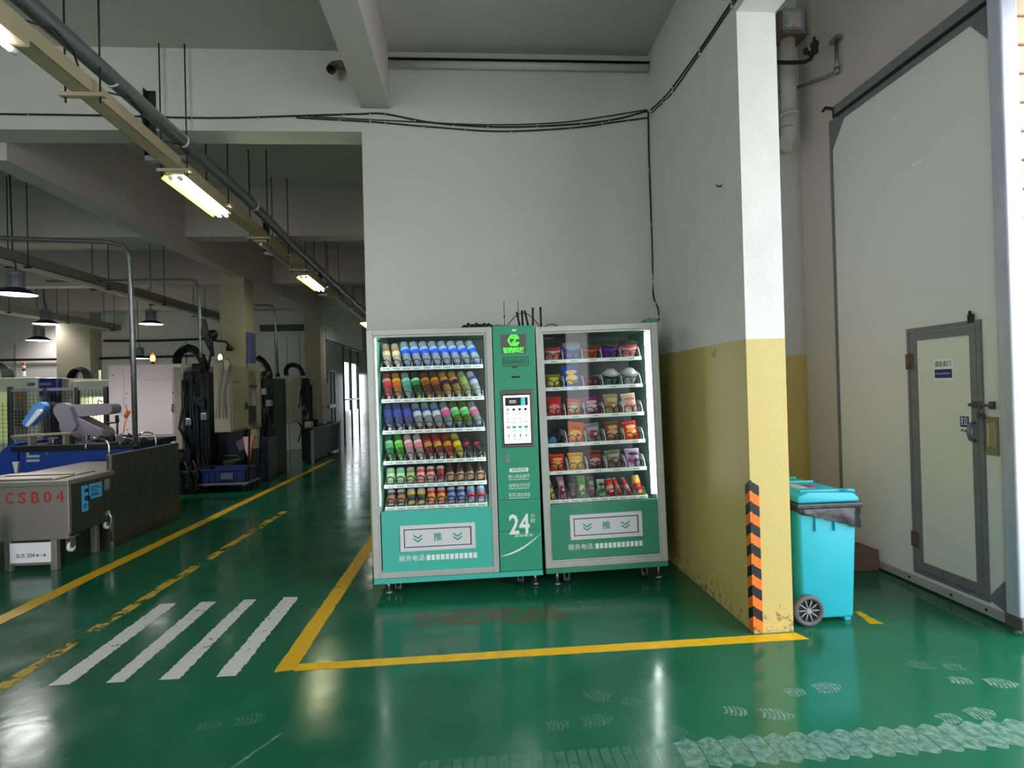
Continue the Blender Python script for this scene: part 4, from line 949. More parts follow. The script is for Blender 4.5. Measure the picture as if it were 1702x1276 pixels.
# ------------------------------------------------------------------ wheelie bins
def bin_(x0, x1, y0, y1, h, label, m, bag, wheel, handle):
    o = thing('wheelie_bin', label, 'bin', ((x0+x1)/2, (y0+y1)/2, 0))
    n = B(); tz = .025
    def ringp(z, k): 
        ex = (x1-x0)*k; ey = (y1-y0)*k
        return [(x0+ex, y0+ey, z), (x1-ex, y0+ey, z), (x1-ex, y1-ey, z), (x0+ex, y1-ey, z)]
    lo = [n.bm.verts.new(p) for p in ringp(tz, .06)]; hi = [n.bm.verts.new(p) for p in ringp(h, 0)]
    n.bm.faces.new(lo[::-1]); n.bm.faces.new(hi)
    for k in range(4): n.bm.faces.new((lo[k], lo[(k+1) % 4], hi[(k+1) % 4], hi[k]))
    bmesh.ops.bevel(n.bm, geom=n.bm.edges[:], offset=.018, segments=3, profile=.5, affect='EDGES')
    n.obj('bin_body', m, o, True)
    for xx in (x0+.10, x0+.22): B().box(xx-.006, xx+.006, y0-.012, y0+.01, h-.14, h-.05, 0, .003).obj('rib', m, o)
    B().box(x0-.025, x1+.025, y0-.025, y1+.02, h-.005, h+.028, 0, .01, 3).obj('rim', M_BAG if bag else m, o)
    if bag:
        n = B(); N = 40; rows_ = 5; V = []
        rnd = random.Random(5)
        for j in range(rows_):
            ring = []
            for i in range(N):
                t = i/N*4; s = int(t) % 4; f = t-int(t)
                ax, ay, bx_, by_ = [(x0, y0, x1, y0), (x1, y0, x1, y1), (x1, y1, x0, y1), (x0, y1, x0, y0)][s]
                off = .014+.012*rnd.random()*(j > 0); nx, ny = [(0, -1), (1, 0), (0, 1), (-1, 0)][s]
                drop = (.02+.10*min(1, max(0, (ax+(bx_-ax)*f-x0)/(x1-x0)))+.02*rnd.random())*j/(rows_-1)
                ring.append(n.bm.verts.new((ax+(bx_-ax)*f+nx*off, ay+(by_-ay)*f+ny*off, h+.004-drop)))
            V.append(ring)
        for j in range(rows_-1):
            for i in range(N): n.bm.faces.new((V[j][i], V[j][(i+1) % N], V[j+1][(i+1) % N], V[j+1][i]))
        n.obj('bin_liner', M_BAG, o, True)
    lid = B(); 
    P_ = [(x0-.01, h+.028), (x1+.012, h+.028), (x1+.008, h+.055), (x1-.03, h+.085), (x0+.05, h+.095), (x0-.01, h+.07)]
    lid.prism([(a, y0-.012, b) for a, b in P_], (0, y1-y0+.024, 0))
    bmesh.ops.bevel(lid.bm, geom=lid.bm.edges[:], offset=.012, segments=3, profile=.5, affect='EDGES')
    lo_ = lid.obj('lid', m, o, True)
    B().box(x0+.03, x1-.05, y0+.03, y0+.05, h+.082, h+.10, 0, .006).box(x0+.03, x1-.05, y1-.05, y1-.03, h+.082, h+.10, 0, .006).obj('lid_rib', m, lo_)
    if handle == 'front':
        B().tube([(x1-.09, y0+.03, h+.08), (x1-.07, y0-.0, h+.10), (x1-.02, y0-.0, h+.095), (x1-.005, y0+.03, h+.06)], .010, 8).obj('lid_handle', m, lo_)
    else:
        B().tube([(x0-.005, y0+.02, h+.075), (x0+.005, y0+.02, h+.12), (x0+.10, y0+.02, h+.125), (x0+.12, y0+.02, h+.085)], .013, 8).obj('lid_handle', m, lo_)
    B().box(x0+.07, x0+.14, y0+.14, y1-.12, h+.092, h+.0955).obj('lid_sticker', mat('faded_sticker', S(190, 196, 170), .6, var=.2, scale=30), lo_)
    B().box(x0+.17, x0+.22, y0+.16, y1-.14, h+.0905, h+.0935).obj('lid_sticker', mat('red_sticker', S(190, 70, 90), .6, var=.2, scale=30), lo_)
    if wheel:
        wx, wz, rr = x0+.038, .093, .093
        for yy in (y0-.005, y1-.028):
            b = B().lathe([(.068, -.014), (.080, -.018), (.091, -.012), (.093, 0), (.091, .012), (.080, .018), (.068, .014), (.068, -.014)], 30).xf(Matrix.Translation((wx, yy, wz)) @ Matrix.Rotation(R(90), 4, 'X'))
            wo = b.obj('wheel', M_TYRE, o)
            bb = B()
            for k in range(10):
                a = 2*math.pi*k/10; bb.cyl((wx+.012*math.cos(a), yy-.004, wz+.012*math.sin(a)), (wx+.07*math.cos(a), yy-.004, wz+.07*math.sin(a)), .0045, 6)
            bb.cyl((wx, yy-.012, wz), (wx, yy+.012, wz), .016, 14)
            bb.obj('spokes', mat('spoke_grey', S(150, 152, 154), .4), wo)
            B().cyl((wx, yy+.004, wz), (wx, yy+.010, wz), .069, 26).obj('wheel_disc', M_BLACK, wo)
        B().cyl((wx, y0, wz), (wx, y1, wz), .008, 8).obj('axle', M_STEEL, o)
    for yy in (y0+.06, y1-.06): B().box(x1-.07, x1-.03, yy-.02, yy+.02, 0, .03, 0, .004).obj('foot', m, o)
    if not wheel:
        for yy in (y0+.06, y1-.06): B().box(x0+.03, x0+.07, yy-.02, yy+.02, 0, .03, 0, .004).obj('foot', m, o)
    return o
bin_(1.925, 2.29, 3.225, 3.62, .70, 'front turquoise wheelie bin with black liner, right of the yellow column', M_BINC, True, True, 'front')
bin_(1.90, 2.27, 3.70, 4.04, .70, 'second turquoise bin standing behind the front wheelie bin', M_BING, False, False, 'top')

# ------------------------------------------------------------------ overhead services in the hall
pipe = thing('steam_pipe', 'thick grey pipe running along under the ceiling from upper left', 'pipe', (-2.25, 4.5, 3.5))
pp = [(-2.18, .3, 3.5), (-2.224, 3.0, 3.5), (-2.253, 4.5, 3.5), (-2.283, 6.0, 3.5), (-2.392, 7.7, 3.5), (-2.66, 14.5, 3.5), (-2.9, 21, 3.5)]
B().tube(pp, .052, 16).obj('pipe', M_STEEL, pipe)
B().tube([(-2.243, 3.72, 3.5), (-2.243, 3.74, 3.5)], .056, 16).tube([(-2.254, 4.62, 3.5), (-2.254, 4.64, 3.5)], .056, 16).tube([(-2.29, 6.2, 3.5), (-2.29, 6.22, 3.5)], .056, 16).obj('coupling_rings', M_SIGN, pipe)
def bracket(x, y, z0, z1, desc, s=1.0):
    o = thing('pipe_bracket', desc, 'bracket', (x, y, z1))
    B().box(x-.035, x+.035, y, y+.005, z0, z1).box(x-.035, x-.030, y-.05, y, z0, z1).obj('angle_post', M_DARK2, o)
    B().box(x-.03, x+.30, y-.05, y+.01, z0-.012, z0+.03).obj('arm', M_STEEL, o)
bracket(-2.56, YB-.01, 3.39, 3.97, 'angle iron bracket carrying the grey pipe on the opening header')
bracket(-2.78, 8.0-.01, 3.40, 3.95, 'angle iron bracket on the second ceiling beam in the hall')
bracket(-2.95, 11.4-.01, 3.40, 3.95, 'angle iron bracket on the third ceiling beam in the hall')
tr = thing('lighting_trunking', 'long cream lighting trunking under the grey pipe', 'trunking', (-2.4, 4.5, 3.3))
TR = [(-2.19, .6), (-2.30, 3.6), (-2.40, 5.4), (-2.44, 6.75), (-2.53, 9), (-2.74, 14.7), (-2.95, 21)]
bb = B()
for (a, y0), (b, y1) in zip(TR, TR[1:]):
    w, h0, h1 = .055, 3.31, 3.40
    for (p, q, z0, z1) in ((-w, w, h0, h0+.004), (-w, -w+.004, h0, h1), (w-.004, w, h0, h1)):
        bb.prism([(a+p, y0, z0), (a+q, y0, z0), (b+q, y1, z0), (b+p, y1, z0)], (0, 0, z1-z0))
bb.obj('tray', M_TRAY, tr)
def tx(y):
    for (a, y0), (b, y1) in zip(TR, TR[1:]):
        if y0 <= y <= y1: return a+(b-a)*(y-y0)/(y1-y0)
    return TR[-1][0]
for y in (3.55, 4.72, 5.6, 6.75, 7.6, 8.5, 9.9, 11.0, 12.5, 14.0):
    x = tx(y)
    B().cyl((x-.10, y, 3.25), (x-.10, y, 4.33), .006, 6).cyl((x+.10, y, 3.25), (x+.10, y, 4.33), .006, 6).obj('hanger_rod', M_DARK, tr)
    B().box(x-.13, x+.13, y-.02, y+.02, 3.285, 3.308).obj('hanger_bar', M_TRAY, tr)
for k in range(3):
    wl = B()
    y = 3.0+k*.7
    wl.tube([(tx(y)+.03, y, 3.40), (tx(y)+.10, y+.15, 3.44), (tx(y)+.08, y+.32, 3.43), (tx(y)+.04, y+.42, 3.40)], .006, 6)
    wl.obj('loose_wire', M_CABLE, tr)
def tubelight(y0, y1, desc, m, twin=True, lit=True):
    xa, xb = tx(y0), tx(y1); o = thing('tube_light', desc, 'light', (xa, y0, 3.2), 'tube lights along the trunking')
    ofs = (-.035, .035) if twin else (.0,)
    B().prism([(xa-.07, y0, 3.30), (xa+.07, y0, 3.30), (xb+.07, y1, 3.30), (xb-.07, y1, 3.30)], (0, 0, -.035)).obj('batten', M_TRAY, o)
    if twin:
        B().prism([(xa-.075, y0, 3.262), (xa-.02, y0, 3.264), (xb-.02, y1, 3.264), (xb-.075, y1, 3.262)], (0, 0, -.004)).prism([(xa-.105, y0, 3.235), (xa-.075, y0, 3.264), (xb-.075, y1, 3.264), (xb-.105, y1, 3.235)], (0, 0, -.004)).obj('reflector', M_REFL, o)
    for d in ofs:
        B().cyl((xa+d, y0+.03, 3.238), (xb+d, y1-.03, 3.238), .015, 10).obj('tube', m, o)
        B().cyl((xa+d, y0, 3.238), (xa+d, y0+.035, 3.238), .017, 10).cyl((xb+d, y1-.035, 3.238), (xb+d, y1, 3.238), .017, 10).obj('tube_socket', M_SIGN, o)
tubelight(1.9, 3.02, 'cold white tube light at the upper left picture edge', M_TUBEW, False)
tubelight(4.72, 5.75, 'nearest twin tube light with yellow reflector in front of the hall', M_TUBE)
tubelight(8.75, 9.95, 'second twin tube light, in the middle of the hall ceiling', M_TUBE)
tubelight(14.7, 15.9, 'farthest tube light, beside the edge of the white wall', M_TUBEW)
tubelight(6.8, 8.0, 'unlit tube light hanging between the two yellow lit ones', M_VMCG, False)

def tray(x, y0, y1, z, desc, rods):
    o = thing('cable_tray', desc, 'cable tray', (x, y0, z)); M_TG = mat('grey_tray', S(128, 128, 118), .5)
    B().box(x-.10, x+.10, y0, y1, z, z+.006).box(x-.10, x-.094, y0, y1, z, z+.14).box(x+.094, x+.10, y0, y1, z, z+.14).obj('tray', M_TG, o)
    B().box(x+.02, x+.08, y0+.3, y1-.4, z-.05, z).obj('lamp_batten', M_PVC, o)
    k = 0; y = y0+.4
    while y < y1:
        B().cyl((x+.12, y, z-.03), (x+.12, y, 4.33), .006, 6).cyl((x-.12, y, z-.03), (x-.12, y, 4.33), .006, 6).box(x-.15, x+.15, y-.02, y+.02, z-.04, z-.02).obj('hanger_rod', M_DARK, o)
        y += rods
tray(-5.75, 5.6, 14.9, 3.2, 'long grey cable tray over the machines at left', 1.6)
tray(-9.0, 9.5, 15.0, 3.2, 'farther cable tray low at the left picture edge', 1.6)
def conduit(path, r, desc, m=M_STEEL):
    o = thing('conduit', desc, 'pipe', path[-1]); B().tube(path, r, 10).obj('pipe', m, o)
    p = Vector(path[-1]); B().cyl(p, p+Vector((0, 0, .07)), r*1.7, 10).obj('end_fitting', M_DARK2, o)
conduit([(-8.5, 6.3, 3.2), (-4.94, 6.3, 3.19), (-3.85, 6.3, 3.14), (-3.70, 6.3, 3.10), (-3.64, 6.3, 3.0), (-3.62, 6.3, 2.2), (-3.615, 6.3, .92)], .026, 'nearest grey conduit dropping from the left to the steel enclosure')
conduit([(-6.4, 9, 3.27), (-4.35, 9, 3.27), (-4.22, 9, 3.24), (-4.18, 9, 3.12), (-4.17, 9, 2.2), (-4.16, 9, 1.98)], .022, 'second grey conduit dropping beside the cream column')
conduit([W(380, 508, 11.3), W(446, 507, 11.3), W(453, 509, 11.3), W(456, 516, 11.3), W(459, 560, 11.3), W(462, 626, 11.3)], .022, 'third grey conduit dropping farther back right of the cream column')
for z, x0, x1 in ((2.95, -9.4, -6.9), (2.52, -12.6, -6.9)):
    w = wire([(x0, 15.12, z), ((x0+x1)/2, 15.12, z-.02), (x1, 15.12, z)], .03, ('upper' if z > 2.8 else 'lower')+' dark pipe along the far hall wall', 'wall_pipe', M_DARK); w['category'] = 'pipe'
for k, x in enumerate((-13.0, -11.6, -10.2, -8.8, -7.4, -6.0, -4.7)):
    struct(B().box(x-.015, x+.015, 15.17, 15.21, 0, 2.9).obj('trim_%d' % (20+k), mat('panel_joint', S(150, 150, 146), .6)))

d3_ = struct(bpy.data.objects.new('door_3', None)); COL.objects.link(d3_); d3_.location = (-5, 15.2, 0)
a, b = W(432, 540, 15.1), W(509, 549, 15.1); B().box(a.x, b.x, 15.08, 15.2, b.z, a.z).obj('shutter_box', mat('shutter_dark', S(70, 70, 66), .6), d3_)
a, b = W(434, 556, 15.1), W(520, 690, 15.1); B().box(a.x, b.x, 15.16, 15.2, 0, a.z, 0, .01).obj('shutter', mat('shutter_white', S(206, 206, 214), .6), d3_)
for k in range(1, 4): B().box(a.x+(b.x-a.x)*k/4-.008, a.x+(b.x-a.x)*k/4+.008, 15.15, 15.165, .02, a.z-.02).obj('shutter_joint', mat('panel_joint', S(150, 150, 146), .6), d3_)
def bay_lamp(p, dia, desc, near=False):
    x, y, z = p; s = dia/.5
    o = thing('high_bay_lamp', desc, 'lamp', (x, y, z), 'high bay lamps of the hall')
    B().lathe([(.25*s, 0), (.245*s, .01*s), (.10*s, .10*s), (.09*s, .10*s), (.235*s, .004*s)], 28, c=p).obj('shade', M_DARK, o)
    B().lathe([(.236*s, .006*s), (0, .008*s)], 28, c=p).obj('diffuser', M_BAY, o)
    b = B().lathe([(.088*s, .10*s), (.088*s, .26*s), (.10*s, .265*s), (.105*s, .31*s), (.05*s, .335*s), (0, .335*s)], 20, c=p)
    for k in range(14):
        a = 2*math.pi*k/14; b.box(-.004, .004, .085*s, .105*s, .11*s, .255*s); bm = b.bm; bm.verts.ensure_lookup_table()
        vs = bm.verts[-8:]; bmesh.ops.transform(bm, matrix=Matrix.Translation(p) @ Matrix.Rotation(a, 4, 'Z'), verts=list(vs))
    b.obj('heat_sink', M_DSTEEL, o)
    l = bpy.data.lights.new('bay_beam', 'SPOT'); l.energy = 220 if near else 130; l.color = (1, .95, .95); l.spot_size = R(142 if near else 128); l.spot_blend = .6; l.shadow_soft_size = .22
    lo = bpy.data.objects.new('bay_beam', l); COL.objects.link(lo); lo.location = (x, y, z-.02)
    B().tube([(x, y, z+.335*s), (x, y, z+.42*s), (x-.03, y, z+.5*s), (x-.05, y, 4.33)], .008, 6).obj('cord', M_CABLE, o)
for px, py, y, dia, ds in ((27, 490, 7.4, .45, 'largest high bay lamp, at the left picture edge'), (77, 539, 11.7, .46, 'high bay lamp over the left ivory machines, upper of the two'), (65, 566, 13.3, .50, 'high bay lamp over the left ivory machines, lower of the two'),
                           (251, 539, 11.7, .45, 'high bay lamp above the pale machine, below the tray'), (233, 596, 14.4, .42, 'small high bay lamp just over the pale machine roof'), (76, 527, 14.6, .3, 'farthest high bay lamp, half behind a nearer one')):
    bay_lamp(W(px, py, y), dia, ds, y < 8)

# ------------------------------------------------------------------ steel tank CSB04 and the tall enclosure
tk = thing('steel_tank', 'stainless steel tank with red CSB04 stencil at the left edge', 'tank', (-3.8, 5.4, 0))
B().box(-4.42, -3.485, 5.10, 5.70, .31, .74, 0, .006).obj('tank_body', M_INOX, tk)
B().box(-4.43, -3.475, 5.085, 5.71, .725, .768, 0, .006).obj('rim', M_INOX, tk)
B().box(-4.42, -3.49, 5.095, 5.12, .265, .325, 0, .004).obj('apron', M_INOX, tk)
B().box(-3.486, -3.478, 5.12, 5.70, .30, .735).obj('side_plate', M_INOXD, tk)
B().box(-4.30, -3.62, 5.14, 5.38, .766, .780, 0, .004).box(-4.25, -3.66, 5.14, 5.17, .778, .788, 0, .004).obj('lid', M_INOX, tk)
B().box(-4.30, -3.62, 5.42, 5.66, .766, .779, 0, .004).box(-4.25, -3.66, 5.42, 5.45, .777, .787, 0, .004).obj('lid', M_INOX, tk)
for x, y in ((-3.625, 5.11), (-4.0, 5.11), (-3.625, 5.62), (-4.0, 5.62)):
    B().box(x-.025, x+.025, y, y+.05, 0, .27, 0, .004).obj('leg', M_INOX, tk)
B().box(-3.98, -3.65, 5.112, 5.15, .05, .075).obj('leg_brace', M_INOX, tk)
sg = B().box(-3.97, -3.64, 5.10, 5.106, .075, .245).obj('paper_sign', M_SIGN, tk)
text('SUS 304', .05, (-3.845, 5.099, .135), FRONT, M_INK, sg, width=.15)
bb = B().box(-3.745, -3.69, 5.0985, 5.0995, .139, .141).box(-3.745, -3.69, 5.0985, 5.0995, .129, .131)
bb.prism([(-3.76, 5.0985, .135), (-3.742, 5.0985, .148), (-3.742, 5.0985, .122)], (0, .001, 0)).prism([(-3.675, 5.0985, .135), (-3.693, 5.0985, .148), (-3.693, 5.0985, .122)], (0, .001, 0)); bb.obj('drawn_arrow', M_INK, sg)
for k, ch in enumerate('CSB04'): text(ch, .135, (-3.965+k*.103, 5.0985, .625), FRONT, M_RED, tk, bold=.002, width=.066, name='stencil_letter')
bb = B()
for k in range(5):
    x = -3.965+k*.103; bb.box(x-.005, x+.005, 5.0965, 5.0985, .60, .65)
bb.obj('stencil_bridges', M_INOX, tk)
lb = B().box(-3.478, -3.475, 5.25, 5.33, .46, .69).obj('blue_label', mat('label_blue', S(70, 165, 215), .5), tk)
B().box(-3.478, -3.475, 5.35, 5.52, .555, .69).obj('blue_label', mat('label_blue', S(70, 165, 215), .5), tk)
B().cyl((-3.475, 5.30, .645), (-3.462, 5.30, .645), .016, 14).cyl((-3.475, 5.305, .575), (-3.455, 5.305, .575), .022, 14).box(-3.456, -3.448, 5.285, 5.325, .569, .581).obj('switch_knob', M_BLACK, tk)
bb = B()
for z in (.52, .505, .49): bb.box(-3.4752, -3.4745, 5.27, 5.31, z-.004, z+.004)
for z in (.665, .645, .625, .60, .585): bb.box(-3.4752, -3.4745, 5.37, 5.37+.10+.03*math.sin(z*90), z-.004, z+.004)
bb.obj('label_print', M_INK, tk)
B().box(-3.478, -3.476, 5.56, 5.64, .60, .70).obj('faded_label', mat('faded_grey', S(120, 118, 120), .6), tk)
def castor(x, y, top, parent):
    b = B().box(x-.05, x+.05, y-.04, y+.04, top-.006, top, 0).box(x-.018, x-.013, y-.03, y+.03, top-.10, top, 0).box(x+.013, x+.018, y-.03, y+.03, top-.10, top, 0)
    b.cyl((x-.012, y, top-.095), (x+.012, y, top-.095), .042, 18, 1).cyl((x-.02, y, top-.095), (x+.02, y, top-.095), .012, 10, 0)
    b.obj('castor', [M_STEEL, M_SIGN], parent)
castor(-3.50, 5.14, .285, tk); castor(-3.50, 5.62, .36, tk)
B().tube([(-3.475, 5.60, .40), (-3.46, 5.62, .33), (-3.47, 5.63, .22), (-3.48, 5.66, .10)], .012, 8).obj('drain_hose', M_CHROME, tk)
tag(B().cyl((-4.02, 4.85, 0), (-4.02, 4.85, .22), .05, 16).cyl((-4.02, 4.85, .22), (-4.02, 4.85, .45), .045, 16, 1).cyl((-4.02, 4.85, .45), (-4.02, 4.85, .55), .045, 16, 2, r2=.02).obj('jerrycan', [mat('magenta_plastic', S(170, 40, 90), .4), mat('dark_plastic', S(40, 38, 50), .4), M_RED]), 'dark bottle with magenta base cut by the left picture edge', 'bottle')
en = thing('steel_enclosure', 'tall dull stainless enclosure behind the CSB04 tank', 'enclosure', (-3.8, 6.4, 0))
B().box(-3.56, -3.53, 5.73, 7.02, 0, .905, 0, .003).obj('side_sheet', M_INOXD, en)
B().box(-4.6, -3.565, 5.73, 5.745, .0, .72).obj('front_sheet', M_INOXD, en)
B().box(-4.6, -3.56, 7.005, 7.02, 0, .72).obj('back_sheet', M_INOXD, en)
B().box(-4.6, -3.56, 5.745, 7.005, .70, .72).obj('sink_top', M_INOX, en)
B().box(-3.565, -3.525, 5.735, 5.765, 0, .91, 0, .003).obj('corner_post', M_INOX, en)
B().box(-3.562, -3.528, 5.73, 7.02, .905, .913, 0, .002).obj('top_edge', M_INOX, en)
for (x, y, s) in ((-3.62, 5.87, 1), (-3.66, 6.37, .7), (-3.62, 6.70, .95)):
    h = .08*s
    B().tube([(x, y, .72), (x, y, .92+h*.4)] + [(x-.11*s+.11*s*math.cos(a*math.pi/10), y, .95*1+h*.5+.11*s*math.sin(a*math.pi/10)*.75) for a in range(11)] + [(x-.22*s, y, .95+h*.2)], .010, 10).obj('faucet', M_CHROME, en)

# ------------------------------------------------------------------ blue deburring bench and robot
bl = thing('blue_workbench', 'blue enclosed workbench with black top, behind the steel tank', 'workbench', (-4.6, 7.5, 0))
BY = 7.12; xl_ = W(32, 760, BY).x; zb_ = W(108, 748, BY).z; BX1 = -4.12
B().box(xl_, BX1, BY, 8.0, 0, zb_, 0, .006).obj('body', M_BLUE, bl)
B().box(xl_-.05, BX1+.05, BY-.06, 8.04, zb_, zb_+.07, 0, .01).obj('black_top', M_BLACK, bl)
BT = zb_+.07
xm_ = W(107, 760, BY).x
for x0, x1 in ((xl_+.03, xm_-.01), (xm_+.01, BX1-.03)): B().box(x0, x1, BY-.01, BY, .08, zb_-.03, 0, .003).obj('door', M_BLUE, bl)
q0, q1 = W(44, 755, BY-.012), W(66, 767, BY-.012)
B().box(q0.x, q1.x, BY-.016, BY-.01, q0.z-.04, q0.z-.01).box(q0.x, q1.x, BY-.016, BY-.01, q1.z, q1.z+.03).box(q0.x, q0.x+.03, BY-.016, BY-.01, q0.z-.015, q0.z+.025).obj('name_plate', mat('plate_grey', S(180, 190, 200), .4), bl)
q = W(80, 753, BY); B().cyl((q.x, BY-.022, q.z), (q.x, BY-.01, q.z), .02, 14).obj('lock', M_STEEL, bl)
q = W(169, 764, BY); B().box(q.x-.05, q.x+.05, BY-.025, BY-.01, q.z-.005, q.z+.005).obj('handle', M_CHROME, bl)
rnd = random.Random(3)
for k in range(9):
    x = xl_+.25+k*.125; w = rnd.uniform(.05, .11); h = rnd.uniform(.02, .10); y = rnd.uniform(BY+.02, BY+.25)
    tag(B().box(x, x+w, y, y+w, BT, BT+h, 0, .006).cyl((x+w/2, y+w/2, BT+h-.002), (x+w/2, y+w/2, BT+h+.02), w*.22, 12).obj('steel_fixture', M_DARK2 if k % 3 else M_STEEL),
            '%s metal fixture block on the black bench top, %s from the left' % ('dark' if k % 3 else 'bright', ORD(k)), 'fixture', 'fixtures on the black bench top')
hp = thing('blue_hopper', 'blue sloped hopper beside the blue workbench, at the left edge', 'hopper', (-5.9, 7.3, 0))
a, b, c, d = W(29, 736, 7.2), W(27, 790, 7.2), W(18, 735, 7.2), W(-8, 758, 7.2)
B().prism([(a.x, 7.2, .45), (a.x, 7.2, a.z), (c.x, 7.2, a.z), (d.x, 7.2, d.z), (d.x-.3, 7.2, d.z), (d.x-.3, 7.2, .45)], (0, .6, 0)).obj('body', M_BLUE, hp)
for x in (d.x-.2, a.x-.08): B().box(x, x+.05, 7.22, 7.27, 0, .45).box(x, x+.05, 7.7, 7.75, 0, .45).obj('leg', M_DARK, hp)
q0, q1 = W(20, 768, 7.15), W(31, 786, 7.15)
B().prism([(q0.x, 7.15, q0.z), (q1.x, 7.15, q0.z), (q1.x-.02, 7.15, q1.z), (q0.x+.03, 7.15, q1.z)], (0, .045, 0)).obj('drip_tray', M_SIGN, hp)
a, b = W(22, 727, 7.14), W(120, 716, 7.14)
cvr = thing('conveyor_rail', 'cream conveyor rail standing over the black bench top', 'conveyor', (a.x, 7.2, BT))
B().prism([(a.x, 7.1, a.z), (b.x, 7.1, a.z+.02), (b.x, 7.1, a.z+.045), (a.x, 7.1, a.z+.025)], (0, .14, 0)).obj('rail', M_VMCG, cvr)
for x in (xl_+.1, b.x-.1): B().box(x, x+.03, 7.12, 7.22, BT, a.z+.005).obj('leg', M_VMCG, cvr)

def capsule(bb, p, q, r1, r2, ax=(0, 1, 0), t=.12, n=10):
    """flat robot link: rounded-end plate from p to q with thickness t along ax"""
    p, q, ax = Vector(p), Vector(q), Vector(ax); d = (q-p).normalized(); s = d.cross(ax).normalized(); pts = []
    for k in range(n+1):
        a = -math.pi/2+math.pi*k/n; pts.append(q+d*(r2*math.cos(a))+s*(r2*math.sin(a)))
    for k in range(n+1):
        a = math.pi/2+math.pi*k/n; pts.append(p+d*(r1*math.cos(a))+s*(r1*math.sin(a)))
    bb.prism([v-ax*t/2 for v in pts], ax*t); return bb
ry = 7.68
rb = thing('robot_arm', 'grey industrial robot arm reaching over the blue workbench', 'robot', (-4.6, ry, .0))
q = W(168, 722, ry); B().cyl((q.x, ry, BT), (q.x, ry, q.z-.03), .15, 20).obj('pedestal', M_DARK, rb)
capsule(B(), W(168, 722, ry), W(128, 706, ry), .10, .13, t=.26).obj('shoulder', M_ROBOT, rb)
capsule(B(), W(119, 706, ry-.14), W(107, 682, ry-.14), .085, .10, t=.10).obj('elbow_cover', M_ROBOT, rb)
capsule(B(), W(118, 683, ry), W(185, 679, ry), .085, .07, t=.20).obj('upper_arm', M_ROBOT, rb)
capsule(B(), W(102, 683, ry), W(84, 674, ry), .06, .045, t=.12).obj('wrist', M_DARK2, rb)
tool = capsule(B(), W(70, 677, ry-.1), W(50, 702, ry-.1), .07, .05, t=.12).obj('gripper', mat('light_blue_cover', S(86, 140, 200), .4), rb)
capsule(B(), W(66, 684, ry-.17), W(47, 706, ry-.17), .03, .02, t=.03).obj('gripper_plate', M_SIGN, tool)
B().tube([W(170, 668, ry), W(164, 664, ry), W(162, 672, ry), W(165, 682, ry), W(160, 690, ry), W(150, 688, ry), W(135, 690, ry)], .008, 6).obj('robot_cables', M_CABLE, rb)
gl = thing('sensor_stand', 'small dark sensor stand with orange cable in front of the pale machine', 'stand', W(196, 722, 7.0))
B().tube([W(195, 722, 7.0), W(195, 702, 7.0), W(178, 703, 7.0)], .012, 8).tube([W(195, 702, 7.0), W(194, 690, 7.0)], .02, 8).box(W(195, 722, 7.0).x-.1, W(195, 722, 7.0).x+.1, 6.98, 7.12, BT, BT+.015).obj('stand', M_DARK2, gl)
og = tag(B().tube([W(205, 720, 6.95), W(207, 706, 6.95), W(211, 694, 6.95)], .006, 6).tube([W(209, 694, 6.95), W(213, 683, 6.95)], .02, 8, r2=.03).tube([W(212, 685, 6.95), W(209, 672, 6.95)], .006, 6).tube([W(213, 684, 6.95), W(206, 690, 6.95)], .007, 6).obj('air_gun', M_ORANGE), 'orange air gun hanging on its hose before the pale machine', 'air gun')

# ------------------------------------------------------------------ mesh safety fence
fe = thing('safety_fence', 'dark wire mesh safety fence around the robot cell', 'fence', (-5.8, 8.2, 0))
def fpost(px, y, z1): 
    p = W(px, 700, y); B().box(p.x-.025, p.x+.025, y-.025, y+.025, 0, z1, 0, .004).obj('post', M_DARK2, fe); return p.x
xa = fpost(18, 8.2, 1.66); xm = fpost(77, 8.2, 1.62); xb = fpost(129, 8.2, 1.63); xc = fpost(177, 8.2, 1.63)
for x0, x1 in ((xa, xm), (xm, xb), (xb, xc)):
    B().box(x0+.02, x1-.02, 8.185, 8.215, 1.59, 1.63).obj('rail', M_STEEL, fe); B().box(x0+.02, x1-.02, 8.185, 8.215, .92, .95).obj('rail', M_STEEL, fe)
    bb = B(); x = x0+.05
    while x < x1-.03: bb.box(x-.002, x+.002, 8.198, 8.202, .95, 1.59); x += .05
    z = .98
    while z < 1.58: bb.box(x0, x1, 8.196, 8.2, z-.002, z+.002); z += .05
    stuff(bb.obj('wire_mesh', M_DARK2, fe))
bb = B(); x = -8.0
while x < xa: bb.box(x-.002, x+.002, 8.198, 8.202, .35, 1.45); x += .06
z = .38
while z < 1.45: bb.box(-8.0, xa, 8.196, 8.2, z-.002, z+.002); z += .06
stuff(bb.obj('wire_mesh', M_DARK2, fe))

# ------------------------------------------------------------------ ivory machines behind the fence
def stack_light(p, parent, cols, s=1.0):
    x, y, z = p
    B().cyl((x, y, z), (x, y, z+.10*s), .03*s, 12, r2=.022*s).obj('light_stem', M_CNC, parent)
    zz = z+.10*s
    for c in cols:
        B().cyl((x, y, zz), (x, y, zz+.05*s), .026*s, 12).obj('light_lens', c, parent); zz += .052*s
M_REDL = mat('red_lens', S(150, 40, 44), .3); M_AMB = mat('amber_lens', S(226, 190, 130), .3)
M_CELLLIT = mat('lit_cell_window', S(235, 236, 200), .4, emit=1.6, ecol=S(240, 240, 206))
ca = thing('machining_centre', 'ivory and blue machining centre behind the mesh fence, far left', 'machine', (-8.2, 11.2, 0))
xl, xr = W(-80, 640, 11).x, W(62, 640, 11).x; zt_ = W(40, 627, 11).z
B().box(xl, xr, 11, 13, 0, zt_, 0, .03).obj('housing', M_CNC, ca)
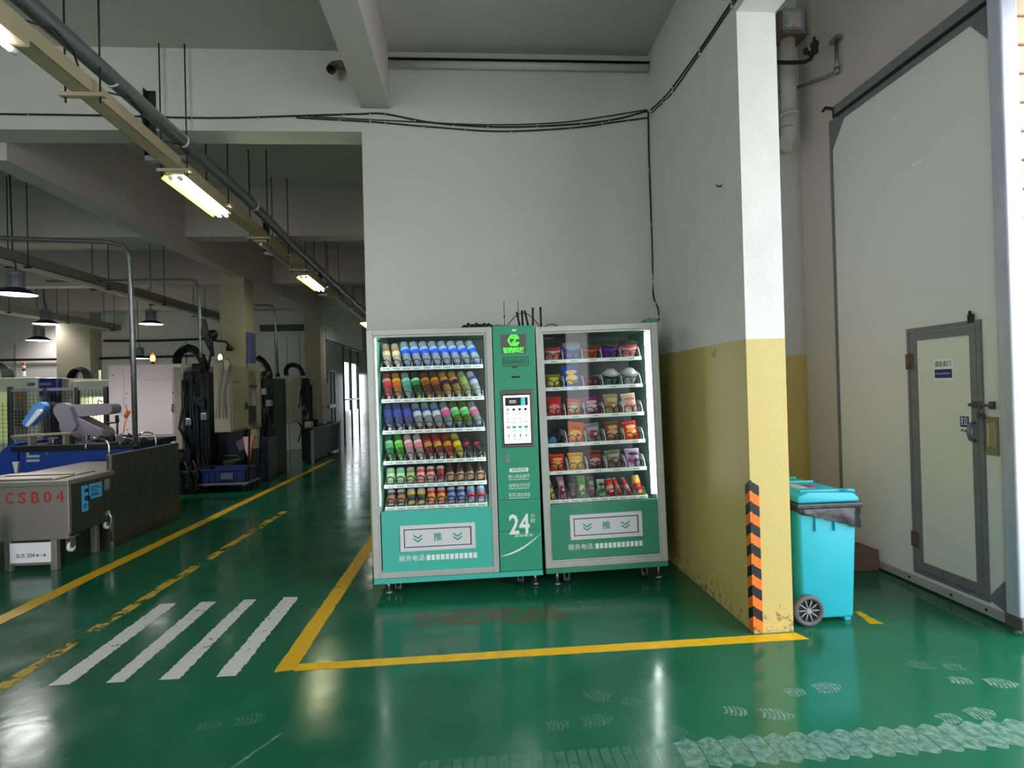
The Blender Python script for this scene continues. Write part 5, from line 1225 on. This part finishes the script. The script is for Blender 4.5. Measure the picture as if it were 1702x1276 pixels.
B().box(xr, W(95, 640, 11).x, 11.02, 12.9, 1.55, zt_-.02, 0, .03).obj('blue_hood', mat('hood_blue', S(44, 54, 140), .4), ca)
B().box(xr, W(95, 640, 11).x, 11.3, 12.9, 0, 1.55).obj('side_bay', M_DARK2, ca)
B().box(W(95, 640, 11).x, W(108, 640, 11).x, 11.1, 12.9, 0, zt_-.03, 0, .02).obj('rear_cabinet', M_VMCG, ca)
p0, p1 = W(45, 636, 10.98), W(57, 641, 10.98); B().box(p0.x, p1.x, 10.985, 11.0, p1.z, p0.z).obj('badge', mat('badge_grey', S(120, 125, 130), .4), ca)
p0, p1 = W(64, 636, 10.98), W(83, 640, 10.98); B().box(p0.x, p1.x, 11.0, 11.02, p1.z, p0.z).obj('badge', mat('badge_pale', S(130, 150, 200), .4), ca)
p0, p1 = W(0, 652, 10.9), W(15, 735, 10.9); B().box(xl, p1.x, 10.97, 11.0, p1.z, p0.z).obj('window', mat('cell_green_glow', S(190, 205, 140), .35, emit=.35), ca)  # pane given a glow that stands in for the lit interior behind it
p0, p1 = W(20, 650, 10.9), W(40, 740, 10.9); B().box(p0.x, p1.x, 10.95, 11.0, p1.z, p0.z, 0, .01).obj('control_panel', mat('panel_grey', S(140, 136, 124), .4), ca)
ctr = W(31, 659, 10.94); B().prism([(ctr.x+.055*math.cos(R(90*k)), 10.943, ctr.z+.055*math.sin(R(90*k))) for k in range(4)], (0, .006, 0)).obj('orange_emblem', mat('emblem_orange', S(210, 130, 50), .4), ca)
text('CGC', .09, (ctr.x, 10.945, ctr.z-.14), FRONT, mat('emblem_brown', S(120, 96, 60), .4), ca, width=.15)
bb = B()
for k in range(5):
    for j in range(3): bb.box(ctr.x-.08+j*.06, ctr.x-.04+j*.06, 10.944, 10.951, ctr.z-.30-k*.06, ctr.z-.27-k*.06)
bb.obj('keypad', M_DARK2, ca)
stack_light(W(40, 625, 11.5), ca, [M_DARK, M_AMB, M_REDL])
def chain(path, parent=None, w=.16, t=.05, m=M_BLACK, name='cable_chain'):
    bb = B(); P_ = [Vector(p) for p in path]
    bb.tube(P_, w, 4, flat=t/w, ref=(0, 1, 0)); return bb.obj(name, m, parent)
def archpts(px0, px1, pyb, pyt, y, n=14):
    out = []
    for k in range(n+1):
        t = k/n; out.append(W(px0+(px1-px0)*(.5-.5*math.cos(math.pi*t)), pyb-(pyb-pyt)*math.sin(math.pi*t), y))
    return out
chain(archpts(-22, 14, 628, 606, 12), ca, m=M_BLACK)
cb = thing('machining_centre', 'ivory machining centre with lit interior behind the mesh fence', 'machine', (-7.6, 11, 0))
p0, p1 = W(113, 633, 11.2), W(178, 640, 11.2)
B().box(p0.x, p1.x+.1, 11.2, 12.8, 1.50, p0.z, 0, .02).box(p0.x, p0.x+.12, 11.2, 12.8, 0, 1.5).box(p1.x, p1.x+.1, 11.2, 12.8, 0, 1.5).box(p0.x, p1.x+.1, 11.2, 12.8, 0, .75).box(p0.x+.1, p1.x, 11.9, 12.8, .75, 1.5).obj('housing', M_CNC, cb)
for a, b in ((114, 128), (133, 174)):
    q0, q1 = W(a, 655, 11.2), W(b, 715, 11.2); B().box(q0.x, q1.x, 11.6, 11.62, q1.z, q0.z).obj('lit_interior', M_CELLLIT, cb)
q0, q1 = W(129, 648, 11.2), W(133, 715, 11.2); B().box(q0.x, q1.x, 11.17, 11.2, q1.z, q0.z).obj('door_post', M_DARK2, cb)
chain(archpts(119, 148, 634, 613, 12), cb)
p = W(166, 632, 11.6); B().cyl(p, p+Vector((0, 0, .2)), .02, 10).cyl(p+Vector((0, 0, .22)), p+Vector((0, 0, .27)), .03, 10, 1).cyl(p+Vector((0, 0, .2)), p+Vector((0, 0, .22)), .012, 8, 1).cyl(p+Vector((0, 0, .27)), p+Vector((0, 0, .33)), .03, 10, 1).obj('signal_light', [M_CNC, M_DARK], cb)

# ------------------------------------------------------------------ pale machine (back of its housing) and its neighbours
pm = thing('machining_centre', 'big pale pinkish machine housing with amber beacon at left of the hall', 'machine', (-5.3, 9.5, 0))
x0, x1 = W(178, 650, 9.5).x, W(302, 650, 9.5).x; zt2 = W(240, 605, 9.5).z
B().box(x0, x1, 9.5, 11.0, .45, zt2, 0, .04, 2).obj('housing', M_VMC, pm)
B().box(x0+.2, x1, 9.6, 10.9, 0, .45).obj('base', M_DARK, pm)
B().box(x1-.12, x1-.005, 9.49, 9.5, .35, zt2-.06).obj('corner_strip', M_VMCG, pm)
a, b, c, d = W(207, 632, 9.5), W(287, 632, 9.5), W(207, 724, 9.5), W(207, 612, 9.5)
B().box(a.x, b.x, 9.482, 9.5, c.z, a.z-.012, 0, .004).obj('access_door', M_VMC, pm)
B().box(a.x, b.x, 9.486, 9.5, a.z, d.z, 0, .004).obj('top_panel', M_VMC, pm)
B().box(x0+.10, a.x-.012, 9.486, 9.5, c.z, d.z, 0, .004).obj('side_panel', M_VMC, pm)
h = W(287, 678, 9.47); B().tube([(h.x, 9.482, h.z+.06), (h.x, 9.45, h.z+.05), (h.x, 9.45, h.z-.05), (h.x, 9.482, h.z-.06)], .012, 8).obj('handle', M_STEEL, pm)
bb = B()
for px, py in ((287, 652), (210, 654), (212, 714), (188, 624)): q = W(px, py, 9.48); bb.cyl((q.x, 9.478, q.z), (q.x, 9.484, q.z), .010, 8)
bb.obj('screws', M_DARK, pm)
q = W(200, 684, 9.48); B().box(q.x-.06, q.x+.06, 9.478, 9.486, q.z-.05, q.z+.05).obj('notice', M_SIGN, pm)
text('AAC', .05, (q.x, 9.477, q.z-.01), FRONT, M_INK, pm, width=.09, bold=.001)
q = W(254, 605, 9.9); B().cyl(q, q+Vector((0, 0, .05)), .025, 12).obj('beacon_base', M_DARK, pm)
B().lathe([(.03, .05), (.036, .08), (.036, .13), (.02, .15), (0, .155)], 14, c=q).obj('amber_beacon', mat('amber_glow', S(255, 170, 60), .3, emit=9, ecol=(1, .42, .06, 1)), pm)
B().lathe([(.022, .15), (.022, .18), (0, .185)], 10, c=q).obj('red_tip', mat('red_glow', S(220, 60, 30), .3, emit=1.5, ecol=(1, .1, .03, 1)), pm)

def dark_column(px0, px1, py0, py1, y, d, desc, seed):
    """the greasy back of a machine: column casting, motor, hoses and pipes"""
    rnd = random.Random(seed); o = thing('machine_column', desc, 'machine', (W(px0, 700, y).x, y, 0))
    a, b = W(px0, py0, y), W(px1, py1, y)
    B().box(a.x, b.x, y, y+d, .0, a.z-.12, 0, .02).obj('casting', M_DARK, o)
    wd_ = b.x-a.x
    B().box(a.x+wd_*.25, a.x+wd_*.6, y-.03, y, .3, a.z-.2, 0, .01).obj('cover_plate', M_DARK2, o)
    B().cyl((a.x+wd_*.42, y+.15, a.z-.15), (a.x+wd_*.42, y+.15, a.z+.02), .09, 16).box(a.x+wd_*.3, a.x+wd_*.6, y+.02, y+.3, a.z-.18, a.z-.06, 0, .01).obj('spindle_motor', M_BLACK, o)
    for k in range(6):
        x = a.x+wd_*rnd.uniform(.02, .98); z1 = a.z-rnd.uniform(.0, .3); z0 = rnd.uniform(.15, .9)
        pts = [(x, y-.05, z1), (x+rnd.uniform(-.06, .06), y-.09, (z1*2+z0)/3), (x+rnd.uniform(-.1, .1), y-.08, (z1+2*z0)/3), (x+rnd.uniform(-.12, .12), y-.05, z0)]
        B().tube(pts, rnd.uniform(.012, .022), 7).obj('hose', M_BLACK if k % 3 else M_DARK2, o)
    for k in range(4):
        x = a.x+wd_*rnd.uniform(.05, .8); z = rnd.uniform(.7, a.z-.4)
        B().box(x, x+.09, y-.10, y, z, z+.12, 0, .01).cyl((x+.045, y-.12, z+.06), (x+.045, y-.10, z+.06), .022, 10).obj('valve_block', M_DARK2 if k % 2 else M_STEEL, o)
    return o
d1 = dark_column(305, 350, 606, 780, 9.52, 1.1, 'greasy black machine column with hoses, right of the pale machine', 1)
chain([W(296, 612, 9.9), W(294, 600, 9.9), W(297, 588, 9.9), W(304, 581, 9.9), W(313, 578, 9.9), W(322, 581, 9.9), W(330, 589, 9.9), W(337, 600, 9.9), W(342, 612, 9.9)], d1, .15, .07)
B().box(-4.36, -3.86, 9.80, 9.97, .02, .92, 0, .01).obj('dark_filler_box', M_DARK, d1)  # dark box added only to darken the area behind the trolley
d2 = dark_column(429, 456, 618, 760, 10.3, .70, 'black machine column between the two beige cabinets', 2)
d3 = dark_column(500, 513, 630, 760, 12.4, .40, 'narrow black machine column before the farthest cabinet', 3)
chain([W(428, 594, 11.2), W(437, 600, 11.2), W(444, 610, 11.2), W(449, 625, 11.2)], d2, .10, .06)
chain([W(476, 624, 12), W(475, 615, 12), W(479, 608, 12), W(487, 606, 12), W(496, 609, 12), W(501, 616, 12), W(504, 624, 12)], d3, .12, .05)
# clutter under the first column
bb = B(); rnd = random.Random(9)
ck = thing('coolant_pump_unit', 'dark coolant pump unit on the floor left of the blue crate trolley', 'pump', (-4.3, 8.9, 0))
B().box(-4.75, -4.15, 8.75, 9.4, 0, .35, 0, .02).obj('tank', M_DARK, ck)
B().cyl((-4.5, 8.95, .35), (-4.5, 8.95, .62), .09, 16).cyl((-4.5, 8.95, .62), (-4.5, 8.95, .66), .07, 16).obj('motor', M_DARK2, ck)
for k in range(5):
    x = -4.75+k*.13; B().tube([(x, 8.8, .35), (x+.05, 8.72, .5), (x+.12, 8.72, .3), (x+.10, 8.68, .12), (x+.2, 8.7, .03)], .016, 7).obj('hose', M_BLACK, ck)
B().cyl((-4.62, 8.76, .20), (-4.62, 8.70, .20), .03, 12).obj('fitting', M_CHROME, ck)
B().cyl((-4.3, 8.76, .12), (-4.3, 8.70, .12), .025, 12).obj('fitting', M_CHROME, ck)

def cabinet(px0, px1, px2, py0, py1, y, d, desc, extras=True):
    a, b = W(px0, py0, y), W(px1, py1, y); o = thing('electrical_cabinet', desc, 'cabinet', (a.x, y, b.z))
    B().box(a.x, b.x, y, y+d, b.z, a.z, 0, .008).obj('body', M_VMCG, o)
    B().box(b.x, b.x+.018, y+.02, y+d-.02, b.z+.03, a.z-.02, 0, .004).obj('door', M_VMCG, o)
    B().box(b.x+.018, b.x+.035, y+d*.78, y+d*.88, b.z+.32*(a.z-b.z), b.z+.42*(a.z-b.z), 0, .004).obj('handle', M_BLACK, o)
    if extras: B().box(a.x-.02, b.x-.05, y+d-.08, y+d+.46, b.z+.1, b.z+.35).obj('mounting_arm', M_DARK, o)
    if extras:
        B().box(b.x+.018, b.x+.02, y+.1, y+.3, a.z-.25, a.z-.24).obj('slot', M_BLACK, o)
        q = W((px0+px1)/2+8, py0+8, y-.04); B().cyl(q, q+Vector((0, 0, .13)), .035, 12).obj('lubricator', M_PVC, o)
        rnd = random.Random(4)
        for k in range(4):
            q0 = Vector((a.x+.05+.05*k, y-.02, a.z+.03)); B().tube([q0, q0+Vector((.03, -.03, .05)), q0+Vector((.07, -.03, -.04)), q0+Vector((.02-.02*k, -.02, -.45)), q0+Vector((-.01, -.02, -.8))], .006, 6).obj('hose', mat('grey_hose', S(96, 94, 86), .6) if k % 2 else M_VMCG, o)
    return o
c1 = cabinet(354, 384, 412, 606, 718, 8.3, .62, 'nearest beige electrical cabinet below the gooseneck lamp')
q = W(366, 598, 8.5); B().lathe([(.02, 0), (.03, .03), (.02, .07), (0, .09)], 12, c=q).obj('pilot_lamp', mat('pilot_glow', S(255, 250, 210), .3, emit=7, ecol=(1, .95, .7, 1)), c1)
c2 = cabinet(456, 482, 498, 628, 704, 11.0, .6, 'middle beige electrical cabinet right of the black column', False)
c3 = cabinet(514, 534, 548, 636, 702, 12.8, .7, 'farthest beige electrical cabinet before the glass partition', False)
sp_ = thing('side_panel', 'narrow beige panel with blue band, right of the nearest cabinet', 'panel', (-3.6, 9.3, 0))
a, b = W(411, 604, 9.4), W(428, 745, 9.4)
B().box(a.x, b.x, 9.4, 9.6, b.z, a.z, 0, .006).obj('panel', M_VMCG, sp_)
q0, q1 = W(415, 640, 9.39), W(427, 644, 9.39); B().box(q0.x, q1.x, 9.39, 9.4, q1.z, q0.z).obj('blue_band', mat('band_blue', S(70, 90, 130), .5), sp_)
q0, q1 = W(419, 650, 9.39), W(425, 674, 9.39); B().box(q0.x, q1.x, 9.39, 9.4, q1.z, q0.z).obj('notice', mat('notice_grey', S(190, 186, 170), .5), sp_)
q0, q1 = W(419, 678, 9.39), W(425, 700, 9.39); ring_frame(B(), q0.x, q1.x, q1.z, q0.z, .012, 9.39, 9.4, bev=0).obj('hatch', M_DARK2, sp_)
B().box(a.x, b.x, 9.42, 9.6, 0, b.z).obj('plinth', M_DARK, sp_)
bs = tag(B().box(-3.885, -3.80, 10.02, 10.25, 1.9, 2.55, 0, .01).box(-3.80, -3.795, 10.05, 10.22, 1.95, 2.5).obj('blue_plate', mat('blue_grey_steel', S(84, 94, 140), .35, .5, var=.2)), 'shiny blue grey plate on the right face of the cream column', 'plate')
# gooseneck lamp, reel and cable bundle near the column
gn = thing('gooseneck_lamp', 'black gooseneck work lamp in front of the cream column', 'lamp', W(352, 562, 9.85))
B().tube([W(352, 565, 9.85), W(366, 567, 9.85), W(374, 567, 9.85), W(380, 573, 9.85)], .018, 8).obj('arm', M_BLACK, gn)
q = W(381, 573, 9.85); B().lathe([(.025, .0), (.05, -.04), (.055, -.10), (0, -.09)], 14, c=q).obj('lamp_shade', M_BLACK, gn)
q = W(354, 556, 9.85); B().lathe([(0, -.09), (.06, -.07), (.085, 0), (.06, .07), (0, .09)], 16, c=q).obj('joint', M_DARK2, gn)
B().tube([W(345, 565, 9.85), W(353, 570, 9.85), W(350, 590, 9.85), W(345, 618, 9.85)], .02, 8).obj('mount', M_DARK2, gn)
hb = thing('hose_bundle', 'bundle of black hoses hanging from the tray beside the gooseneck lamp', 'hose', W(335, 540, 9.0))
for k in range(5): B().tube([W(329+k*3, 530, 9.0+k*.03), W(334+k*3, 550, 9.0), W(341+k*3, 568, 9.0), W(349+k*1.5, 584, 9.0), W(353+k*.6, 592, 9.0)], .009, 7).obj('hose', M_BLACK if k % 2 else M_DARK2, hb)
lp = thing('hose_loop', 'pale looped hose hanging in front of the middle black column', 'hose', (-3.6, 10.6, 1.0))
B().tube([W(457, 660, 10.6), W(455, 690, 10.6), W(448, 715, 10.6), W(443, 724, 10.6), W(440, 728, 10.6)], .014, 7).tube([W(459, 650, 10.6), W(458, 695, 10.6), W(450, 718, 10.6), W(444, 727, 10.6)], .012, 7).obj('hose', M_VMCG, lp)

# ------------------------------------------------------------------ trolley with the blue crate, mop, bucket, bench
ty = thing('platform_trolley', 'grey platform trolley on castors by the lane line', 'trolley', (-3.75, 9.0, 0))
B().box(-4.12, -3.40, 8.72, 9.22, .115, .15, 0, .006).obj('platform', M_DSTEEL, ty)
for x in (-4.04, -3.48):
    for y in (8.80, 9.14):
        B().cyl((x-.015, y, .045), (x+.015, y, .045), .045, 16, 1).box(x-.03, x+.03, y-.03, y+.03, .09, .115).obj('castor', [M_STEEL, M_BLACK], ty)
B().tube([(-3.40, 8.74, .18), (-3.36, 8.74, .95), (-3.36, 9.2, .95), (-3.40, 9.2, .18)], .016, 8).obj('push_bar', M_DARK2, ty)
M_CRATE = mat('crate_blue', S(34, 56, 120), .5)
cr = thing('plastic_crate', 'blue plastic crate on the platform trolley', 'crate', (-3.76, 8.97, .2))
bb = B(); x0, x1, y0, y1, z0, z1 = -4.09, -3.44, 8.75, 9.17, .151, .36
bb.box(x0, x1, y0, y0+.012, z0, z1).box(x0, x1, y1-.012, y1, z0, z1).box(x0, x0+.012, y0, y1, z0, z1).box(x1-.012, x1, y0, y1, z0, z1).box(x0, x1, y0, y1, z0, z0+.01)
bb.obj('crate_body', M_CRATE, cr)
bb = ring_frame(B(), x0-.012, x1+.012, z1-.03, z1, .001, y0-.012, y0, bev=0).box(x0-.012, x1+.012, y0-.014, y0, z1-.025, z1).box(x0-.014, x0, y0, y1, z1-.025, z1).box(x1, x1+.014, y0, y1, z1-.025, z1).box(x0, x1, y1, y1+.014, z1-.025, z1)
bb.obj('crate_rim', M_CRATE, cr)
for k in range(8): xx = x0+.03+k*.08; B().box(xx, xx+.008, y0-.01, y0, z0, z1-.03).obj('crate_rib', M_CRATE, cr)
B().box(-3.80, -3.62, y0-.014, y0-.010, .20, .30).obj('label_card', mat('card_grey', S(110, 108, 130), .6), cr)
mp_ = thing('mop', 'orange handled mop with a pink towel leaning by the dark cabinet', 'mop', W(414, 770, 9.35))
B().tube([W(414, 772, 9.35), W(422, 722, 9.38)], .014, 8).obj('handle', M_ORANGE, mp_)
q = [W(404, 726, 9.27), W(419, 725, 9.27), W(417, 742, 9.27), W(413, 762, 9.27), W(408, 750, 9.27)]
B().prism([tuple(v) for v in q], (0, .02, 0)).obj('towel', mat('pink_towel', S(232, 190, 182), .9, var=.2, scale=60), mp_)
bk = thing('waste_bin', 'dark green bin standing behind the blue crate', 'bin', W(388, 780, 9.6))
q = W(388, 772, 9.6); B().lathe([(0, 0), (.12, 0), (.15, .38), (.155, .40), (.145, .40), (.14, .37)], 20, c=(q.x, 9.6, .0)).obj('bin_body', mat('dark_green_plastic', S(46, 66, 46), .5), bk)
B().tube([(q.x-.15, 9.6, .39), (q.x-.1, 9.5, .48), (q.x+.1, 9.5, .48), (q.x+.15, 9.6, .39)], .007, 6).obj('handle', M_STEEL, bk)
fs = thing('fabric_pile', 'grey cloth draped over a dark cabinet beside the pink towel', 'cloth', (-3.9, 9.5, .6))
B().prism([tuple(W(391, 735, 9.6)), tuple(W(404, 728, 9.6)), tuple(W(408, 745, 9.6)), tuple(W(398, 750, 9.6))], (0, .25, 0)).obj('cloth', mat('grey_cloth', S(96, 92, 110), .9), fs)
dk = thing('tool_cabinet', 'dark blue tool cabinet behind the trolley push bar', 'cabinet', (-3.6, 9.8, 0))
a, b = W(420, 728, 9.8), W(447, 735, 9.8)
B().box(a.x, b.x, 9.75, 10.2, .03, a.z, 0, .01).obj('body', mat('dark_blue_steel', S(36, 42, 62), .4, .3), dk)
for k in range(3): B().box(a.x+.02, b.x-.02, 9.74, 9.75, .08+k*.22, .27+k*.22, 0, .003).obj('drawer', mat('dark_blue_steel2', S(42, 48, 70), .4, .3), dk)
for dx in (.02, .2): B().box(a.x+dx, a.x+dx+.05, 9.8, 10.15, 0, .03).obj('foot', M_DARK, dk)
wbn = thing('steel_bench', 'long dark steel bench along the machines, ending by the glass partition', 'bench', (-3.6, 13, 0))
B().box(-3.58, -3.34, 12.0, 14.6, .70, .74, 0, .006).obj('top', M_DARK2, wbn)
B().box(-3.58, -3.40, 12.05, 14.5, .05, .70).obj('apron', M_DARK, wbn)
for y in (12.05, 14.5): B().box(-3.40, -3.35, y, y+.05, 0, .70).obj('leg', M_STEEL, wbn)
for k, (px, py) in enumerate(((523, 708), (531, 706), (540, 709))):
    q = W(px, py, 13.2); q.x = -3.56+.0*k; tag(B().box(q.x, q.x+.13, 12.2+k*.5, 12.4+k*.5, .74, .86+.03*k, 0, .01).box(q.x+.02, q.x+.11, 12.18+k*.5, 12.2+k*.5, .78, .82).obj('parts_box', M_PVC if k != 1 else M_DARK2), 'small parts box on the dark steel bench, %s from the left' % ORD(k), 'box', 'boxes on the dark steel bench')

# ------------------------------------------------------------------ glass and metal partition at the end of the corridor
gp = struct(bpy.data.objects.new('wall_glazed', None)); COL.objects.link(gp); gp.location = (-3.9, 18, 0)
M_PART = mat('shiny_panel', S(150, 162, 160), .14, .55, var=.06, scale=2)
M_WGL = glass('window_glass', (.95, 1, .97, 1))
ys = [15.4, 15.85, 16.3, 16.7]
for y0, y1 in zip(ys, ys[1:]): B().box(-3.94, -3.88, y0, y1-.01, 0, 2.9).obj('wall_panel', M_PART, gp)
B().box(-3.95, -3.87, 15.4, 20.4, 2.9, 4.33).obj('upper_panel', M_WHITE, gp)
B().box(-3.95, -3.86, 15.4, 20.4, 2.86, 2.92).obj('top_rail', M_STEEL, gp)
B().box(-3.94, -3.88, 16.7, 17.4, 0, 2.9).obj('wall_panel', M_PART, gp)
for z0, z1 in ((0, .9), (2.4, 2.9)): B().box(-3.94, -3.88, 17.4, 19.6, z0, z1).obj('wall_panel', M_PART, gp)
B().box(-3.915, -3.905, 17.4, 19.6, .9, 2.4).obj('window_glass', M_WGL, gp)
for y in (17.4, 18.45, 19.6): B().box(-3.95, -3.86, y-.04, y+.04, 0, 2.9).obj('mullion', M_DARK2, gp)
B().box(-3.95, -3.86, 17.4, 19.6, 1.22, 1.27).obj('transom', M_STEEL, gp)
B().box(-3.94, -3.88, 19.6, 24, 0, 4.33).obj('wall_panel', M_PART, gp)
dd = struct(bpy.data.objects.new('door_2', None)); COL.objects.link(dd); dd.location = (-3.88, 16, 0)
ring = B()
ring.box(-3.88, -3.86, 15.55, 15.60, 0, 2.1).box(-3.88, -3.86, 16.25, 16.30, 0, 2.1).box(-3.88, -3.86, 15.9, 15.95, 0, 2.1).box(-3.88, -3.86, 15.55, 16.3, 2.05, 2.1).box(-3.88, -3.86, 15.55, 16.3, 1.05, 1.15).box(-3.88, -3.86, 15.55, 16.3, 0, .35)
ring.obj('door_frame', M_STEEL, dd)
B().box(-3.876, -3.868, 15.6, 16.25, .35, 2.05).obj('door_glass', mat('dark_glass', S(70, 80, 80), .05), dd)
hedge = thing('hedge', 'bright green hedge seen through the far corridor window', 'hedge', (-6, 19, 0))
bb = B(); rnd = random.Random(2)
for k in range(60):
    c = Vector((-6.2+rnd.uniform(-.5, .5), 15.9+k*.09, rnd.uniform(.2, 1.0))); bb.lathe([(0, -.25), (.2, -.15), (.28, 0), (.2, .16), (0, .25)], 7, c=c, tw=.3)
bb.obj('foliage', M_LEAF, hedge)
struct(B().box(-14, -3.95, 15.4, 40, -.12, -.02).obj('ground', M_CONC))
portal('corridor_portal', (-4.2, 18.5, 1.65), (0, R(-90), 0), 1.5, 2.2)
